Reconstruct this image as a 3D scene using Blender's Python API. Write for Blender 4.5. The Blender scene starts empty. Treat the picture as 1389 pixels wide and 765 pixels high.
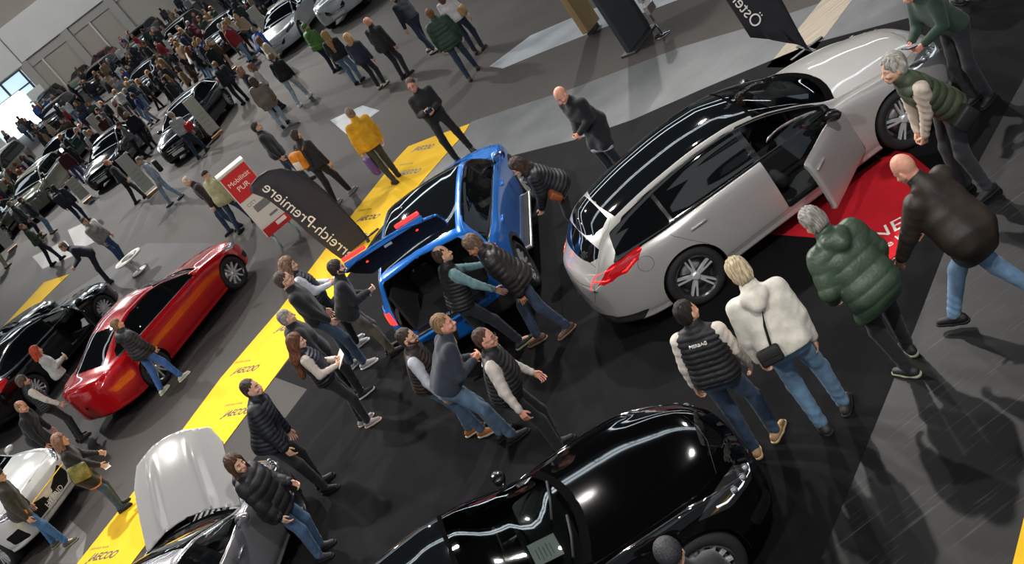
import bpy, bmesh, math, random
import numpy as np
from mathutils import Vector, Matrix
R = math.radians
C = bpy.context.scene.collection
# ---------------------------------------------------------------- camera model (1389 x 765)
FPX, PITCH, ROLL, CAMH = 1600.0, 0.406388, -0.658384, 6.53
_F = np.array([0, math.cos(PITCH), -math.sin(PITCH)]); _R0 = np.array([1., 0, 0]); _U0 = np.cross(_R0, _F)
_R = math.cos(ROLL)*_R0 + math.sin(ROLL)*_U0; _U = -math.sin(ROLL)*_R0 + math.cos(ROLL)*_U0
def G(px, py, h=0.0):
    d = _F + _R*(px-694.5)/FPX - _U*(py-382.5)/FPX
    t = (h-CAMH)/d[2]
    return Vector((t*d[0], t*d[1], h))
# ---------------------------------------------------------------- materials
MATS = {}
def mat(name, col, rough=.6, metal=0., coat=0., spec=.5, noise=0., nscale=20., bump=0., bscale=60., stretch=None, emit=None, estr=0., trans=0., alpha=None, flake=0., sheen=0.):
    if name in MATS: return MATS[name]
    m = bpy.data.materials.new(name); m.use_nodes = True
    nt = m.node_tree; b = nt.nodes['Principled BSDF']
    c = (col[0], col[1], col[2], 1)
    b.inputs['Base Color'].default_value = c
    b.inputs['Roughness'].default_value = rough; b.inputs['Metallic'].default_value = metal
    b.inputs['Coat Weight'].default_value = coat; b.inputs['Coat Roughness'].default_value = .03
    b.inputs['Specular IOR Level'].default_value = spec
    if sheen: b.inputs['Sheen Weight'].default_value = sheen
    if trans: b.inputs['Transmission Weight'].default_value = trans
    if alpha is not None: b.inputs['Alpha'].default_value = alpha
    if emit: b.inputs['Emission Color'].default_value = (*emit, 1); b.inputs['Emission Strength'].default_value = estr
    tc = nt.nodes.new('ShaderNodeTexCoord')
    src = tc.outputs['Object']
    if stretch:
        mp = nt.nodes.new('ShaderNodeMapping'); mp.inputs['Scale'].default_value = stretch
        nt.links.new(src, mp.inputs['Vector']); src = mp.outputs['Vector']
    if noise:
        n = nt.nodes.new('ShaderNodeTexNoise'); n.inputs['Scale'].default_value = nscale; n.inputs['Detail'].default_value = 5
        nt.links.new(src, n.inputs['Vector'])
        r = nt.nodes.new('ShaderNodeValToRGB')
        r.color_ramp.elements[0].position = .32; r.color_ramp.elements[1].position = .68
        k = noise
        r.color_ramp.elements[0].color = (*[max(0, x*(1-k)) for x in col], 1)
        r.color_ramp.elements[1].color = (*[min(1, x*(1+k)) for x in col], 1)
        nt.links.new(n.outputs['Fac'], r.inputs['Fac']); nt.links.new(r.outputs['Color'], b.inputs['Base Color'])
    if bump:
        n = nt.nodes.new('ShaderNodeTexNoise'); n.inputs['Scale'].default_value = bscale; n.inputs['Detail'].default_value = 4
        nt.links.new(src, n.inputs['Vector'])
        bp = nt.nodes.new('ShaderNodeBump'); bp.inputs['Strength'].default_value = bump; bp.inputs['Distance'].default_value = .02
        nt.links.new(n.outputs['Fac'], bp.inputs['Height']); nt.links.new(bp.outputs['Normal'], b.inputs['Normal'])
    MATS[name] = m
    return m
def rgb(h):
    """sRGB hex -> linear"""
    v = [int(h[i:i+2], 16)/255 for i in (0, 2, 4)]
    return tuple(x/12.92 if x < .04045 else ((x+.055)/1.055)**2.4 for x in v)
# ---------------------------------------------------------------- object helpers
def mk(name, verts, faces, m, parent=None, smooth=True, matidx=None):
    me = bpy.data.meshes.new(name)
    if isinstance(faces, np.ndarray) and len(faces):
        n, k = faces.shape
        me.vertices.add(len(verts)); me.vertices.foreach_set('co', np.asarray(verts, np.float32).ravel())
        me.loops.add(n*k); me.loops.foreach_set('vertex_index', faces.astype(np.int32).ravel())
        me.polygons.add(n); me.polygons.foreach_set('loop_start', np.arange(0, n*k, k, dtype=np.int32))
        me.update(calc_edges=True)
    else:
        me.from_pydata([tuple(v) for v in verts], [], [tuple(f) for f in faces])
    for x in (m if isinstance(m, (list, tuple)) else [m]): me.materials.append(x)
    me.polygons.foreach_set('use_smooth', [smooth]*len(me.polygons))
    if matidx is not None: me.polygons.foreach_set('material_index', np.asarray(matidx, np.int32))
    me.update()
    o = bpy.data.objects.new(name, me); C.objects.link(o)
    if parent is not None: o.parent = parent
    return o
def bmobj(name, bm, m, parent=None, smooth=False):
    me = bpy.data.meshes.new(name); bm.to_mesh(me); bm.free()
    for x in (m if isinstance(m, (list, tuple)) else [m]): me.materials.append(x)
    me.polygons.foreach_set('use_smooth', [smooth]*len(me.polygons))
    o = bpy.data.objects.new(name, me); C.objects.link(o)
    if parent is not None: o.parent = parent
    return o
def empty(name, loc=(0, 0, 0), rz=0.):
    o = bpy.data.objects.new(name, None); C.objects.link(o); o.empty_display_size = .2
    o.location = loc; o.rotation_euler = (0, 0, rz); return o
def tag(o, label, cat, group=None, kind=None):
    if label: o['label'] = label
    if cat: o['category'] = cat
    if group: o['group'] = group
    if kind: o['kind'] = kind
    return o
def box(bm, c, s, M=None, bev=0., mi=0):
    r = bmesh.ops.create_cube(bm, size=1, matrix=(M or Matrix()) @ Matrix.Translation(c) @ Matrix.Diagonal((*s, 1)))
    vs = r['verts']; fs = list({f for v in vs for f in v.link_faces})
    for f in fs: f.material_index = mi
    if bev:
        es = list({e for v in vs for e in v.link_edges})
        rr = bmesh.ops.bevel(bm, geom=es, offset=bev, segments=2, affect='EDGES', profile=.5)
        for f in rr['faces']: f.material_index = mi
def cyl(bm, a, b, r1, r2=None, n=20, mi=0, cap=True):
    a = Vector(a); b = Vector(b); d = b-a
    M = Matrix.Translation((a+b)/2) @ d.to_track_quat('Z', 'Y').to_matrix().to_4x4()
    r = bmesh.ops.create_cone(bm, cap_ends=cap, segments=n, radius1=r1, radius2=r1 if r2 is None else r2, depth=d.length, matrix=M)
    for f in {f for v in r['verts'] for f in v.link_faces}: f.material_index = mi
def tube(pts, r, n=8, closed=False):
    """swept tube verts, faces"""
    P = [Vector(p) for p in pts]; V = []; Fc = []; m = len(P)
    up = Vector((0, 0, 1))
    for i, p in enumerate(P):
        t = (P[(i+1) % m]-P[i-1]) if closed else (P[min(i+1, m-1)]-P[max(i-1, 0)])
        t.normalize(); u = up if abs(t.dot(up)) < .95 else Vector((1, 0, 0))
        x = t.cross(u).normalized(); y = x.cross(t).normalized()
        rr = r[i] if isinstance(r, (list, tuple)) else r
        for k in range(n):
            a = 2*math.pi*k/n; V.append(p+x*(rr*math.cos(a))+y*(rr*math.sin(a)))
    for i in range(m if closed else m-1):
        j = (i+1) % m
        for k in range(n): Fc.append((i*n+k, i*n+(k+1) % n, j*n+(k+1) % n, j*n+k))
    if not closed:
        Fc.append(tuple(range(n))[::-1]); Fc.append(tuple((m-1)*n+k for k in range(n)))
    return V, Fc
def join(parts):
    V = []; F = []; MI = []; o = 0
    for p in parts:
        v, f = p[0], p[1]; mi = p[2] if len(p) > 2 else 0
        V += [tuple(x) for x in v]; F += [tuple(i+o for i in q) for q in f]; MI += [mi]*len(f); o += len(v)
    return V, F, MI
# ---------------------------------------------------------------- signed distance modelling
def smin(a, b, k):
    if k <= 0: return np.minimum(a, b)
    h = np.maximum(k-np.abs(a-b), 0)/k
    return np.minimum(a, b)-h*h*k*.25
class Field:
    def __init__(s, lo, hi, h):
        s.lo = np.array(lo, float); s.h = h
        s.n = np.maximum(2, np.ceil((np.array(hi)-s.lo)/h).astype(int)+1)
        s.D = np.full(s.n, .25, np.float32)
    def sub(s, lo, hi):
        a = np.clip(np.floor((np.array(lo)-s.lo)/s.h).astype(int), 0, s.n-1)
        b = np.clip(np.ceil((np.array(hi)-s.lo)/s.h).astype(int)+1, 1, s.n)
        sl = tuple(slice(x, max(x+1, y)) for x, y in zip(a, b))
        g = [(s.lo[i]+s.h*np.arange(sl[i].start, sl[i].stop)).astype(np.float32) for i in range(3)]
        return sl, g[0][:, None, None], g[1][None, :, None], g[2][None, None, :]
    def cone(s, a, b, ra, rb=None, k=.02, bump=None, sq=None):
        rb = ra if rb is None else rb
        a = np.array(a, float); b = np.array(b, float); m = max(ra, rb)+.05+k
        sl, X, Y, Z = s.sub(np.minimum(a, b)-m, np.maximum(a, b)+m)
        d = b-a; L2 = max(d@d, 1e-9)
        t = np.clip(((X-a[0])*d[0]+(Y-a[1])*d[1]+(Z-a[2])*d[2])/L2, 0, 1)
        q = np.sqrt((X-a[0]-t*d[0])**2+(Y-a[1]-t*d[1])**2+(Z-a[2]-t*d[2])**2)
        r = ra+(rb-ra)*t
        if bump is not None: r = r+bump(t*math.sqrt(L2), X, Y, Z)
        s.D[sl] = smin(s.D[sl], q-r, k)
    def ell(s, c, r, k=.02, M=None, sign=1):
        c = np.array(c, float); r = np.array(r, float); m = r.max()+.04+k
        sl, X, Y, Z = s.sub(c-m, c+m)
        x, y, z = X-c[0], Y-c[1], Z-c[2]
        if M is not None:
            M = np.array(M)   # rows = local axes
            x, y, z = [x*M[i, 0]+y*M[i, 1]+z*M[i, 2] for i in range(3)]
        k0 = np.sqrt((x/r[0])**2+(y/r[1])**2+(z/r[2])**2)
        k1 = np.sqrt((x/r[0]**2)**2+(y/r[1]**2)**2+(z/r[2]**2)**2)+1e-6
        d = k0*(k0-1)/k1
        if sign > 0: s.D[sl] = smin(s.D[sl], d, k)
        else: s.D[sl] = -smin(-s.D[sl], d, k)
    def cut(s, n, c):
        """keep n.p < c"""
        sl, X, Y, Z = s.sub(s.lo, s.lo+s.h*(s.n-1))
        s.D = np.maximum(s.D, (X*n[0]+Y*n[1]+Z*n[2]-c).astype(np.float32))
    def warp(s, fn):
        sl, X, Y, Z = s.sub(s.lo, s.lo+s.h*(s.n-1)); s.D = s.D+fn(X, Y, Z).astype(np.float32)
    def mesh(s):
        D = s.D.copy()
        for ax in range(3):
            ix = [slice(None)]*3; ix[ax] = 0; D[tuple(ix)] = np.maximum(D[tuple(ix)], .01)
            ix[ax] = -1; D[tuple(ix)] = np.maximum(D[tuple(ix)], .01)
        I = D < 0; n = np.array(D.shape)-1
        cnt = np.zeros(n, np.int8); off = [(i, j, k) for i in (0, 1) for j in (0, 1) for k in (0, 1)]
        for o in off: cnt += I[o[0]:o[0]+n[0], o[1]:o[1]+n[1], o[2]:o[2]+n[2]]
        act = np.argwhere((cnt > 0) & (cnt < 8))
        if len(act) == 0: return np.zeros((0, 3)), np.zeros((0, 4), int)
        cv = {o: D[act[:, 0]+o[0], act[:, 1]+o[1], act[:, 2]+o[2]] for o in off}
        S = np.zeros((len(act), 3)); N = np.zeros(len(act))
        for o in off:
            for ax in range(3):
                if o[ax]: continue
                p = list(o); p[ax] = 1; p = tuple(p)
                a, b = cv[o], cv[p]; w = (a < 0) != (b < 0)
                t = np.where(w, a/np.where(np.abs(a-b) < 1e-9, 1, a-b), 0)
                for q in range(3): S[:, q] += np.where(w, o[q]+(t if q == ax else 0), 0)
                N += w
        V = s.lo+s.h*(act+S/N[:, None])
        idx = np.full(n, -1, np.int32); idx[act[:, 0], act[:, 1], act[:, 2]] = np.arange(len(act))
        Q = []
        for ax in range(3):
            u, v = (ax+1) % 3, (ax+2) % 3
            sa = [slice(None)]*3; sb = [slice(None)]*3; sa[ax] = slice(0, -1); sb[ax] = slice(1, None)
            e = np.argwhere(I[tuple(sa)] != I[tuple(sb)])
            ok = (e[:, u] > 0) & (e[:, v] > 0) & (e[:, u] < n[u]) & (e[:, v] < n[v]); e = e[ok]
            def at(du, dv):
                g = e.copy(); g[:, u] -= du; g[:, v] -= dv; return idx[g[:, 0], g[:, 1], g[:, 2]]
            q = np.stack([at(0, 0), at(1, 0), at(1, 1), at(0, 1)], 1)
            fl = I[e[:, 0], e[:, 1], e[:, 2]]
            q[~fl] = q[~fl][:, ::-1]; Q.append(q)
        Q = np.concatenate(Q); Q = Q[(Q >= 0).all(1)]
        return V, Q
def cat(meshes):
    V = []; Q = []; MI = []; o = 0
    for m in meshes:
        v, q = m[0], m[1]; V.append(v); Q.append(q+o); o += len(v)
        MI.append(np.asarray(m[2]) if len(m) > 2 and not np.isscalar(m[2]) else np.full(len(q), m[2] if len(m) > 2 else 0))
    return np.concatenate(V), np.concatenate(Q), np.concatenate(MI)
def xf(V, M):
    M = np.array(M); return V@M[:3, :3].T+M[:3, 3]
# ================================================================ people
_tc = {}
def head_tpl(h=.005, female=False):
    key = ('head', h, female)
    if key in _tc: return _tc[key]
    f = Field((-.17, -.12, -.16), (.16, .12, .25), h)
    f.ell((-.015, 0, .128), (.098, .076, .098), 0)
    f.ell((.028, 0, .075), (.066, .060, .092), .03)
    f.cone((.0, .045, .045), (.070, .010, .002), .030, .022, .03)
    f.cone((.0, -.045, .045), (.070, -.010, .002), .030, .022, .03)
    f.cone((-.03, 0, -.15), (-.018, 0, .06), .058 if not female else .05, .052, .03)
    f.cone((.088, 0, .092), (.112, 0, .058), .009, .014, .012)
    f.cone((.100, .014, .052), (.100, -.014, .052), .009, .009, .01)
    for sy in (1, -1):
        f.cone((.082, .012*sy, .108), (.070, .045*sy, .108), .011, .011, .012)
        f.ell((.062, .045*sy, .06), (.03, .022, .022), .02)
        f.ell((-.012, .079*sy, .075), (.020, .010, .034), .008)
    for sy in (1, -1): f.ell((.103, .031*sy, .088), (.018, .017, .011), .012, sign=-1)
    f.cone((.094, .020, .024), (.094, -.020, .024), .009, .009, .008)
    f.cone((.092, .017, .013), (.092, -.017, .013), .010, .010, .008)
    V, Q = f.mesh()
    c = V[Q].mean(1); mi = np.zeros(len(Q), int)
    mi[(c[:, 0] > .088) & (abs(c[:, 1]) < .024) & (c[:, 2] > .008) & (c[:, 2] < .031)] = 1        # lips
    mi[(c[:, 0] > .07) & (abs(c[:, 1]) > .014) & (abs(c[:, 1]) < .050) & (c[:, 2] > .106) & (c[:, 2] < .118)] = 2   # brows
    # eyes
    ms = [(V, Q, mi)]
    for sy in (1, -1):
        g = Field((.06, .031*sy-.025, .06), (.11, .031*sy+.025, .115), max(.0035, h*.7)); g.ell((.079, .031*sy, .087), (.0125, .0115, .0085), 0)
        v, q = g.mesh(); cc = v[q].mean(1); d = np.hypot(cc[:, 1]-.031*sy, cc[:, 2]-.088)
        ms.append((v, q, np.where(d < .0055, 4, 3)))
    _tc[key] = cat(ms); return _tc[key]
def hair_tpl(style, h=.006):
    key = ('hair', style, h)
    if key in _tc: return _tc[key]
    f = Field((-.24, -.16, -.50), (.15, .16, .29), h)
    top, back = (-.022, 0, .137), (-.05, 0, .075)
    if style in ('short', 'receding', 'ring', 'thick'):
        e = {'short': .0, 'receding': -.002, 'ring': -.003, 'thick': .012}[style]
        f.ell(top, (.101+e, .081+e, .098+e), 0); f.ell(back, (.062+e, .076+e, .075+e), .03)
        f.warp(lambda X, Y, Z: 0*X*Y*Z); sl, X, Y, Z = f.sub(f.lo, f.lo+f.h*(f.n-1)); f.D = np.maximum(f.D, (.87*X-.49*Z+(.012 if style != 'receding' else .045)+.007*np.sin(Y*120)+.006*np.sin(Y*57+1)).astype(np.float32))
        f.cut((0, 0, -1), -.012)
        if style == 'ring': f.ell((.03, 0, .25), (.125, .062, .125), .01, sign=-1)
    elif style in ('long', 'pony', 'bob', 'curly'):
        e = .014
        f.ell(top, (.104+e, .083+e, .100+e), 0); f.ell(back, (.066+e, .080+e, .08+e), .03)
        sl, X, Y, Z = f.sub(f.lo, f.lo+f.h*(f.n-1)); f.D = np.maximum(f.D, (.87*X-.49*Z+.012-.10*np.abs(Y)*0+.10*np.clip(.045-np.abs(Y-.02), 0, 1)*0+.006*np.sin(Y*90)+.22*np.clip(.02-np.abs(Y-.018), 0, 1)).astype(np.float32))
        if style == 'long':
            f.cone((-.07, 0, .1), (-.115, 0, -.14), .075, .075, .04); f.cone((-.115, .0, -.12), (-.135, 0, -.40), .075, .045, .04)
            for sy in (1, -1): f.cone((-.02, .075*sy, .09), (-.05, .085*sy, -.12), .028, .032, .04)
        if style == 'pony':
            f.cone((-.11, 0, .14), (-.16, 0, .06), .03, .03, .02); f.cone((-.16, 0, .06), (-.15, 0, -.12), .03, .018, .02)
        if style == 'bob':
            f.cone((-.06, 0, .08), (-.085, 0, -.06), .085, .075, .04)
            for sy in (1, -1): f.cone((-.005, .078*sy, .12), (.0, .09*sy, -.05), .028, .036, .04)
        if style == 'curly':
            f.cone((-.06, 0, .08), (-.075, 0, -.05), .09, .08, .04)
            for sy in (1, -1): f.cone((-.005, .08*sy, .13), (-.0, .09*sy, -.03), .035, .035, .04)
    elif style in ('beanie', 'bobble'):
        f.ell((-.018, 0, .145), (.113, .094, .105), 0)
        f.cut((.25, 0, -1), -.115)
        if style == 'bobble': f.ell((-.03, 0, .262), (.032, .032, .03), .005)
    elif style == 'cap':
        f.ell((-.015, 0, .14), (.108, .088, .095), 0); f.cut((0.1, 0, -1), -.125)
        f.ell((.11, 0, .135), (.065, .07, .012), .006)
    if style in ('beanie', 'bobble'): f.warp(lambda X, Y, Z: .0025*np.sin(np.arctan2(Y, X)*26)+0*Z)
    elif style == 'curly': f.warp(lambda X, Y, Z: .007*np.sin(X*170+Z*60)*np.sin(Y*150+1)*np.sin(Z*160+X*40))
    elif style != 'cap': f.warp(lambda X, Y, Z: (.0045 if style in ('long', 'bob', 'thick') else .003)*np.sin(Y*160+14*Z+3*np.sin(X*30))*np.sin(X*45+Z*20+1)+.002*np.sin(X*150+3)*np.sin(Z*40)+0*Z)
    _tc[key] = f.mesh(); return _tc[key]
def hand_tpl(pose='relax', h=.0038):
    key = ('hand', pose, h)
    if key in _tc: return _tc[key]
    f = Field((-.10, -.075, -.24), (.10, .10, .05), h)
    f.cone((0, 0, .04), (0, 0, -.01), .025, .026, .01)
    for x in (-.028, -.009, .010, .028): f.cone((x*.6, 0, -.01), (x, 0, -.082), .015, .0125, .012)
    curl = {'relax': (22, 34, 24), 'grip': (55, 70, 45), 'flat': (6, 8, 6), 'fist': (80, 85, 60)}[pose]
    for i, (x, L) in enumerate(zip((-.033, -.0115, .0105, .032), (.036, .044, .047, .042))):
        p = np.array([x, 0, -.09]); a = 0; r = .0088 if i else .0078
        for j, (cu, l) in enumerate(zip(curl, (L, L*.62, L*.5))):
            a += R(cu+(2-i)*3); q = p+np.array([x*.08, math.sin(a)*l, -math.cos(a)*l]); f.cone(p, q, r, r*.93, .003); p = q; r *= .93
    tp = {'relax': [(.026, .006, -.026), (.052, .022, -.058), (.060, .034, -.088)], 'flat': [(.026, .003, -.026), (.058, .01, -.055), (.072, .014, -.083)],
          'grip': [(.026, .008, -.026), (.046, .038, -.052), (.036, .055, -.078)], 'fist': [(.026, .01, -.026), (.044, .038, -.058), (.02, .05, -.075)]}[pose]
    f.cone(tp[0], tp[1], .0135, .0105, .008); f.cone(tp[1], tp[2], .0105, .0085, .004)
    _tc[key] = f.mesh(); return _tc[key]
def shoe_tpl(h=.008):
    key = ('shoe', h)
    if key in _tc: return _tc[key]
    f = Field((-.12, -.075, -.02), (.23, .075, .16), h)
    f.cone((-.055, 0, .045), (.03, 0, .048), .040, .040, .03); f.cone((.03, 0, .045), (.145, .004, .030), .043, .034, .03)
    f.cone((-.02, 0, .05), (-.01, 0, .115), .040, .040, .03); f.cut((0, 0, -1), -.018); f.cut((0, 0, 1), .125)
    up = f.mesh()
    f = Field((-.12, -.075, -.02), (.23, .075, .06), h*.75)
    f.cone((-.060, 0, .02), (.04, 0, .02), .045, .047, .02); f.cone((.04, 0, .02), (.152, .004, .02), .048, .040, .02)
    f.cut((0, 0, -1), 0.001); f.cut((0, 0, 1), .026)
    _tc[key] = (up, f.mesh()); return _tc[key]
def ik(a, t, l1, l2, pole):
    a = np.array(a, float); t = np.array(t, float); d = t-a; L = np.linalg.norm(d)
    mx = (l1+l2)*.995
    if L > mx: t = a+d/L*mx; d = t-a; L = mx
    u = d/L; x = (l1*l1-l2*l2+L*L)/(2*L); y = math.sqrt(max(l1*l1-x*x, 0))
    p = np.array(pole, float); p = p-u*(p@u); p /= np.linalg.norm(p)+1e-9
    return a+u*x+p*y, t
SKIN = dict(pale=rgb('d9a98c'), tan=rgb('b9805e'), pink=rgb('d69a82'))
def skinmats(tone, hair):
    c = SKIN[tone]
    s = mat('skin_'+tone, c, .5, spec=.4, noise=.10, nscale=30)
    return [s, mat('lips_'+tone, (c[0]*.8, c[1]*.5, c[2]*.5), .45), mat('brow_'+hair, tuple(.7*x for x in rgb(hair)), .8), mat('eye_white', (.42, .38, .36), .3), mat('iris', (.03, .02, .015), .1)]
def person(name_label, group=None, loc=(0, 0), face=0., h=1.75, top='jacket', tc='16171b', inner=None, sleeve=None, legs='1d1d22', shoe='191919', sole=None, hair='short', hc='4a3626', skin='pale',
           lean=0., side=0., hem=.0, feet=None, hands=None, head=(0, 0), build=1., hood=False, glasses=False, detail=1, palms=('relax', 'relax'), pel=None, twist=0., puff=.05, trouser='cloth', beard=False, cuff=None, gloss=.6, hooduphood=None, back_text=None, belly=0.):
    """builds one person; returns root. local frame: facing +x, z up, units scaled to height"""
    s = h/1.755; q = {1: .011, 2: .016, 3: .026}[detail]; hq = {1: .0052, 2: .0075, 3: .012}[detail]
    feet = feet or [(.02, -.10, -8), (-.02, .10, 8)]
    b = build*1.07
    pz = .962 if pel is None else pel
    P = np.array([(feet[0][0]+feet[1][0])/2-.25*math.sin(R(lean)), (feet[0][1]+feet[1][1])/2, pz])
    ln, sd = R(lean), R(side)
    S = np.array([math.sin(ln)*math.cos(sd), -math.sin(sd), math.cos(ln)*math.cos(sd)]); S /= np.linalg.norm(S)
    tw = R(twist); L0 = np.array([-math.sin(tw), math.cos(tw), 0])
    L = L0-S*(L0@S); L /= np.linalg.norm(L); F = np.cross(L, S)
    T = lambda f, l, u: P+F*f+L*l+S*u
    neck = T(-.01, 0, .50); sh = [T(-.015, -.170*b, .437), T(-.015, .170*b, .437)]
    hip = [P+np.array([0, -.09, -.02]), P+np.array([0, .09, -.02])]
    # legs
    leg = []
    for i, (fx, fy, yaw) in enumerate([f[:3] for f in feet]):
        fz = feet[i][3] if len(feet[i]) > 3 else 0.
        ank = np.array([fx, fy, .10+fz]); y = R(yaw)
        k, a = ik(hip[i], ank, .44, .42, (math.cos(y), math.sin(y)*1.0, .1))
        leg.append((hip[i], k, a, yaw, fz))
    hands = hands or [(.06, -.27, .78), (.06, .27, .78)]
    arm = []
    for i, ht in enumerate(hands):
        sgn = -1 if i == 0 else 1
        tgt = np.array(ht[:3]); pole = np.array([-.8, sgn*.5, -.25]) if len(ht) < 6 else np.array(ht[3:6])
        e, w = ik(sh[i], tgt, .285, .255, pole); arm.append((sh[i], e, w))
    hy, hp = R(head[0]), R(head[1])
    lo = np.min([p for a in arm for p in a]+[l[2] for l in leg]+[P, neck], 0)-.22; hi = np.max([p for a in arm for p in a]+[l[2] for l in leg]+[P, neck], 0)+.22
    lo[2] = -.02; hi[2] = max(hi[2], neck[2]+.15)
    # ---- body (inner)
    f = Field(lo, hi, max(q, .014))
    f.cone(T(-.01, -.11*b, .42), T(-.01, .11*b, .42), .065, .065, .02)
    f.cone(T(0, -.07*b, .30), T(0, .07*b, .30), .10, .10, .08); f.cone(T(.0, -.05*b, .12), T(0, .05*b, .12), .10, .10, .08)
    f.cone(T(-.01, -.07, .0), T(-.01, .07, .0), .10, .10, .08)
    f.cone(T(-.01, 0, .40), neck+S*.05, .06, .05, .03)
    for a in arm: f.cone(a[0], a[1], .045, .036, .03); f.cone(a[1], a[2], .036, .024, .02)
    for l in leg:
        f.cone(l[0], l[1], .070, .048, .05); f.cone(l[1], l[2], .046, .034, .02); y = R(l[3])
        f.cone(l[2]-np.array([0, 0, .03]), l[2]+np.array([.12*math.cos(y), .12*math.sin(y), -.065]), .03, .02, .02)
    parts = [(*f.mesh(), 0)]
    # head
    Hf = np.array(Matrix.Rotation(hy, 3, 'Z') @ Matrix.Rotation(hp, 3, 'Y'))
    nl = math.cos(ln*.5)
    hpv = neck+S*.075+np.array([.012, 0, .0])
    HM = np.eye(4); HM[:3, :3] = Hf; HM[:3, 3] = hpv
    female = hair in ('long', 'bob', 'pony', 'curly')
    v, fq, mi = head_tpl(hq if detail < 3 else .010, female); parts.append((xf(v, HM), fq, mi))
    wr = []
    for i, a in enumerate(arm):
        d = a[2]-a[1]; d /= np.linalg.norm(d); sgn = -1 if i == 0 else 1
        z = -d; pn = np.array([.15, -sgn*1., 0]) if len(hands[i]) < 9 else np.array(hands[i][6:9]); y = pn-z*(pn@z)
        y /= np.linalg.norm(y)+1e-9; x = np.cross(y, z)
        M = np.eye(4); M[:3, 0] = x; M[:3, 1] = y; M[:3, 2] = z; M[:3, 3] = a[2]
        hv, hf = hand_tpl(palms[i] if isinstance(palms, tuple) else palms, .004 if detail == 1 else .006 if detail == 2 else .009)
        if x@F < 0: hv = hv*[-1, 1, 1]; hf = hf[:, ::-1]
        parts.append((xf(hv, M), hf, 0)); wr.append(M)
    V, Q, MI = cat(parts)
    sm = skinmats(skin, hc)
    root = mk('person', V*s, Q, sm, matidx=MI)
    # ---- hair
    if hair != 'bald':
        v, fq = hair_tpl(hair, .006 if detail == 1 else .008 if detail == 2 else .012)
        n = 'hat' if hair in ('beanie', 'cap', 'bobble') else 'hair'
        hm = mat('hair_'+hc, rgb(hc), .6, noise=.6 if n == 'hair' else .25, nscale=45, stretch=(.6, 2.2, .25) if n == 'hair' else None, bump=.9 if n == 'hair' else .5, bscale=70)
        mk(n, xf(v, HM)*s, fq, hm, root)
    if glasses:
        pr = []
        for sy in (1, -1):
            pts = [(.108-.25*abs(.031*math.cos(a))**1.0*0, sy*.032+.020*math.cos(a), .088+.014*math.sin(a)) for a in [k*math.pi/8 for k in range(16)]]
            pr.append((*tube(pts, .0026, 5, True),)); pr.append((*tube([(.106, sy*.052, .094), (.06, sy*.078, .096), (-.01, sy*.086, .092)], .0026, 5),))
        pr.append((*tube([(.112, -.012, .09), (.112, .012, .09)], .0026, 5),))
        V2, F2, _ = join(pr); mk('glasses', xf(np.array(V2), HM)*s, F2, mat('spectacle_frame', (.02, .02, .02), .3), root)
    if beard:
        g = Field((-.02, -.1, -.06), (.14, .1, .09), hq)
        g.cone((.01, .06, .055), (.078, .012, .004), .026, .026, .02); g.cone((.01, -.06, .055), (.078, -.012, .004), .026, .026, .02); g.cone((.093, -.02, .036), (.093, .02, .036), .010, .010, .006)
        v, fq = g.mesh(); mk('beard', xf(v, HM)*s, fq, MATS['hair_'+hc] if 'hair_'+hc in MATS else mat('beard_'+hc, rgb(hc), .8), root)
    # ---- upper garment
    puffer = top in ('puffer', 'vest', 'pvest'); th = {'puffer': .044, 'vest': .030, 'pvest': .034, 'coat': .026, 'hoodie': .032, 'sweater': .020, 'jacket': .030, 'shirt': .012, 'leather': .034}[top]
    pit = puff
    am = .55 if top in ('hoodie', 'sweater', 'shirt', 'leather') else 1.
    if puffer:
        def tb(t, X, Y, Z):
            u = (X-P[0])*S[0]+(Y-P[1])*S[1]+(Z-P[2])*S[2]; return .013*np.abs(np.sin(math.pi*u/pit))**.6-.006
        def ab(t, X, Y, Z): return .011*np.abs(np.sin(math.pi*t/pit))**.6-.004
    else:
        sd_ = random.Random(name_label).random()*6
        def tb(t, X, Y, Z): return am*(.007*np.sin(X*17+Z*13+sd_)*np.sin(Y*15-Z*19+sd_)-.006*np.abs(np.sin(Z*21+X*17-Y*9+sd_))+.003)
        def ab(t, X, Y, Z): return am*(-.006*np.abs(np.sin(t*34+X*21-Y*16+sd_))+.004)
    armless = top in ('vest', 'pvest')
    def garment(th, sleeves, hemz, collar, tb, ab, torso=True, shrink=0.):
        f = Field(lo, hi, q)
        if torso:
            f.cone(T(-.012, -.13*b, .425), T(-.012, .0, .445), .058+th*.7, .075+th*.7, .02, tb); f.cone(T(-.012, .13*b, .425), T(-.012, .0, .445), .058+th*.7, .075+th*.7, .03, tb)
            f.cone(T(.005, -.075*b, .30), T(.005, .075*b, .30), .108+th, None, .09, tb); f.cone(T(.0+belly*.5, -.062*b, .15), T(belly*.5, .062*b, .15), .104+th+belly, None, .10, tb)
            f.cone(T(-.015, -.072*b, .0), T(-.015, .072*b, .0), .112+th+belly*.3, None, .10, tb)
            if hemz < -.06:
                for l in leg:
                    t = min(1, (-hemz)/.42); f.cone(T(-.012, (l[0]-P)@L*.8, -.04), T(-.012, (l[0]-P)@L*.8, -.04)*(1-t*.85)+l[1]*t*.85, .105+th, .102+th, .10, tb)
            f.cone(T(-.015, 0, .42), neck+S*(.035 if not collar else .05), .085+th*.5, .062+th*.5, .03)
            if collar == 'hood':
                f.cone(T(-.10, -.055, .475), T(-.10, .055, .475), .052+th*.5, None, .03); f.cone(T(-.145, 0, .42), T(-.12, 0, .47), .05+th*.5, None, .04)
                for sg in (1, -1): f.cone(T(-.08, sg*.07, .49), T(.06, sg*.06, .45), .03+th*.4, .022+th*.3, .02)
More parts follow.
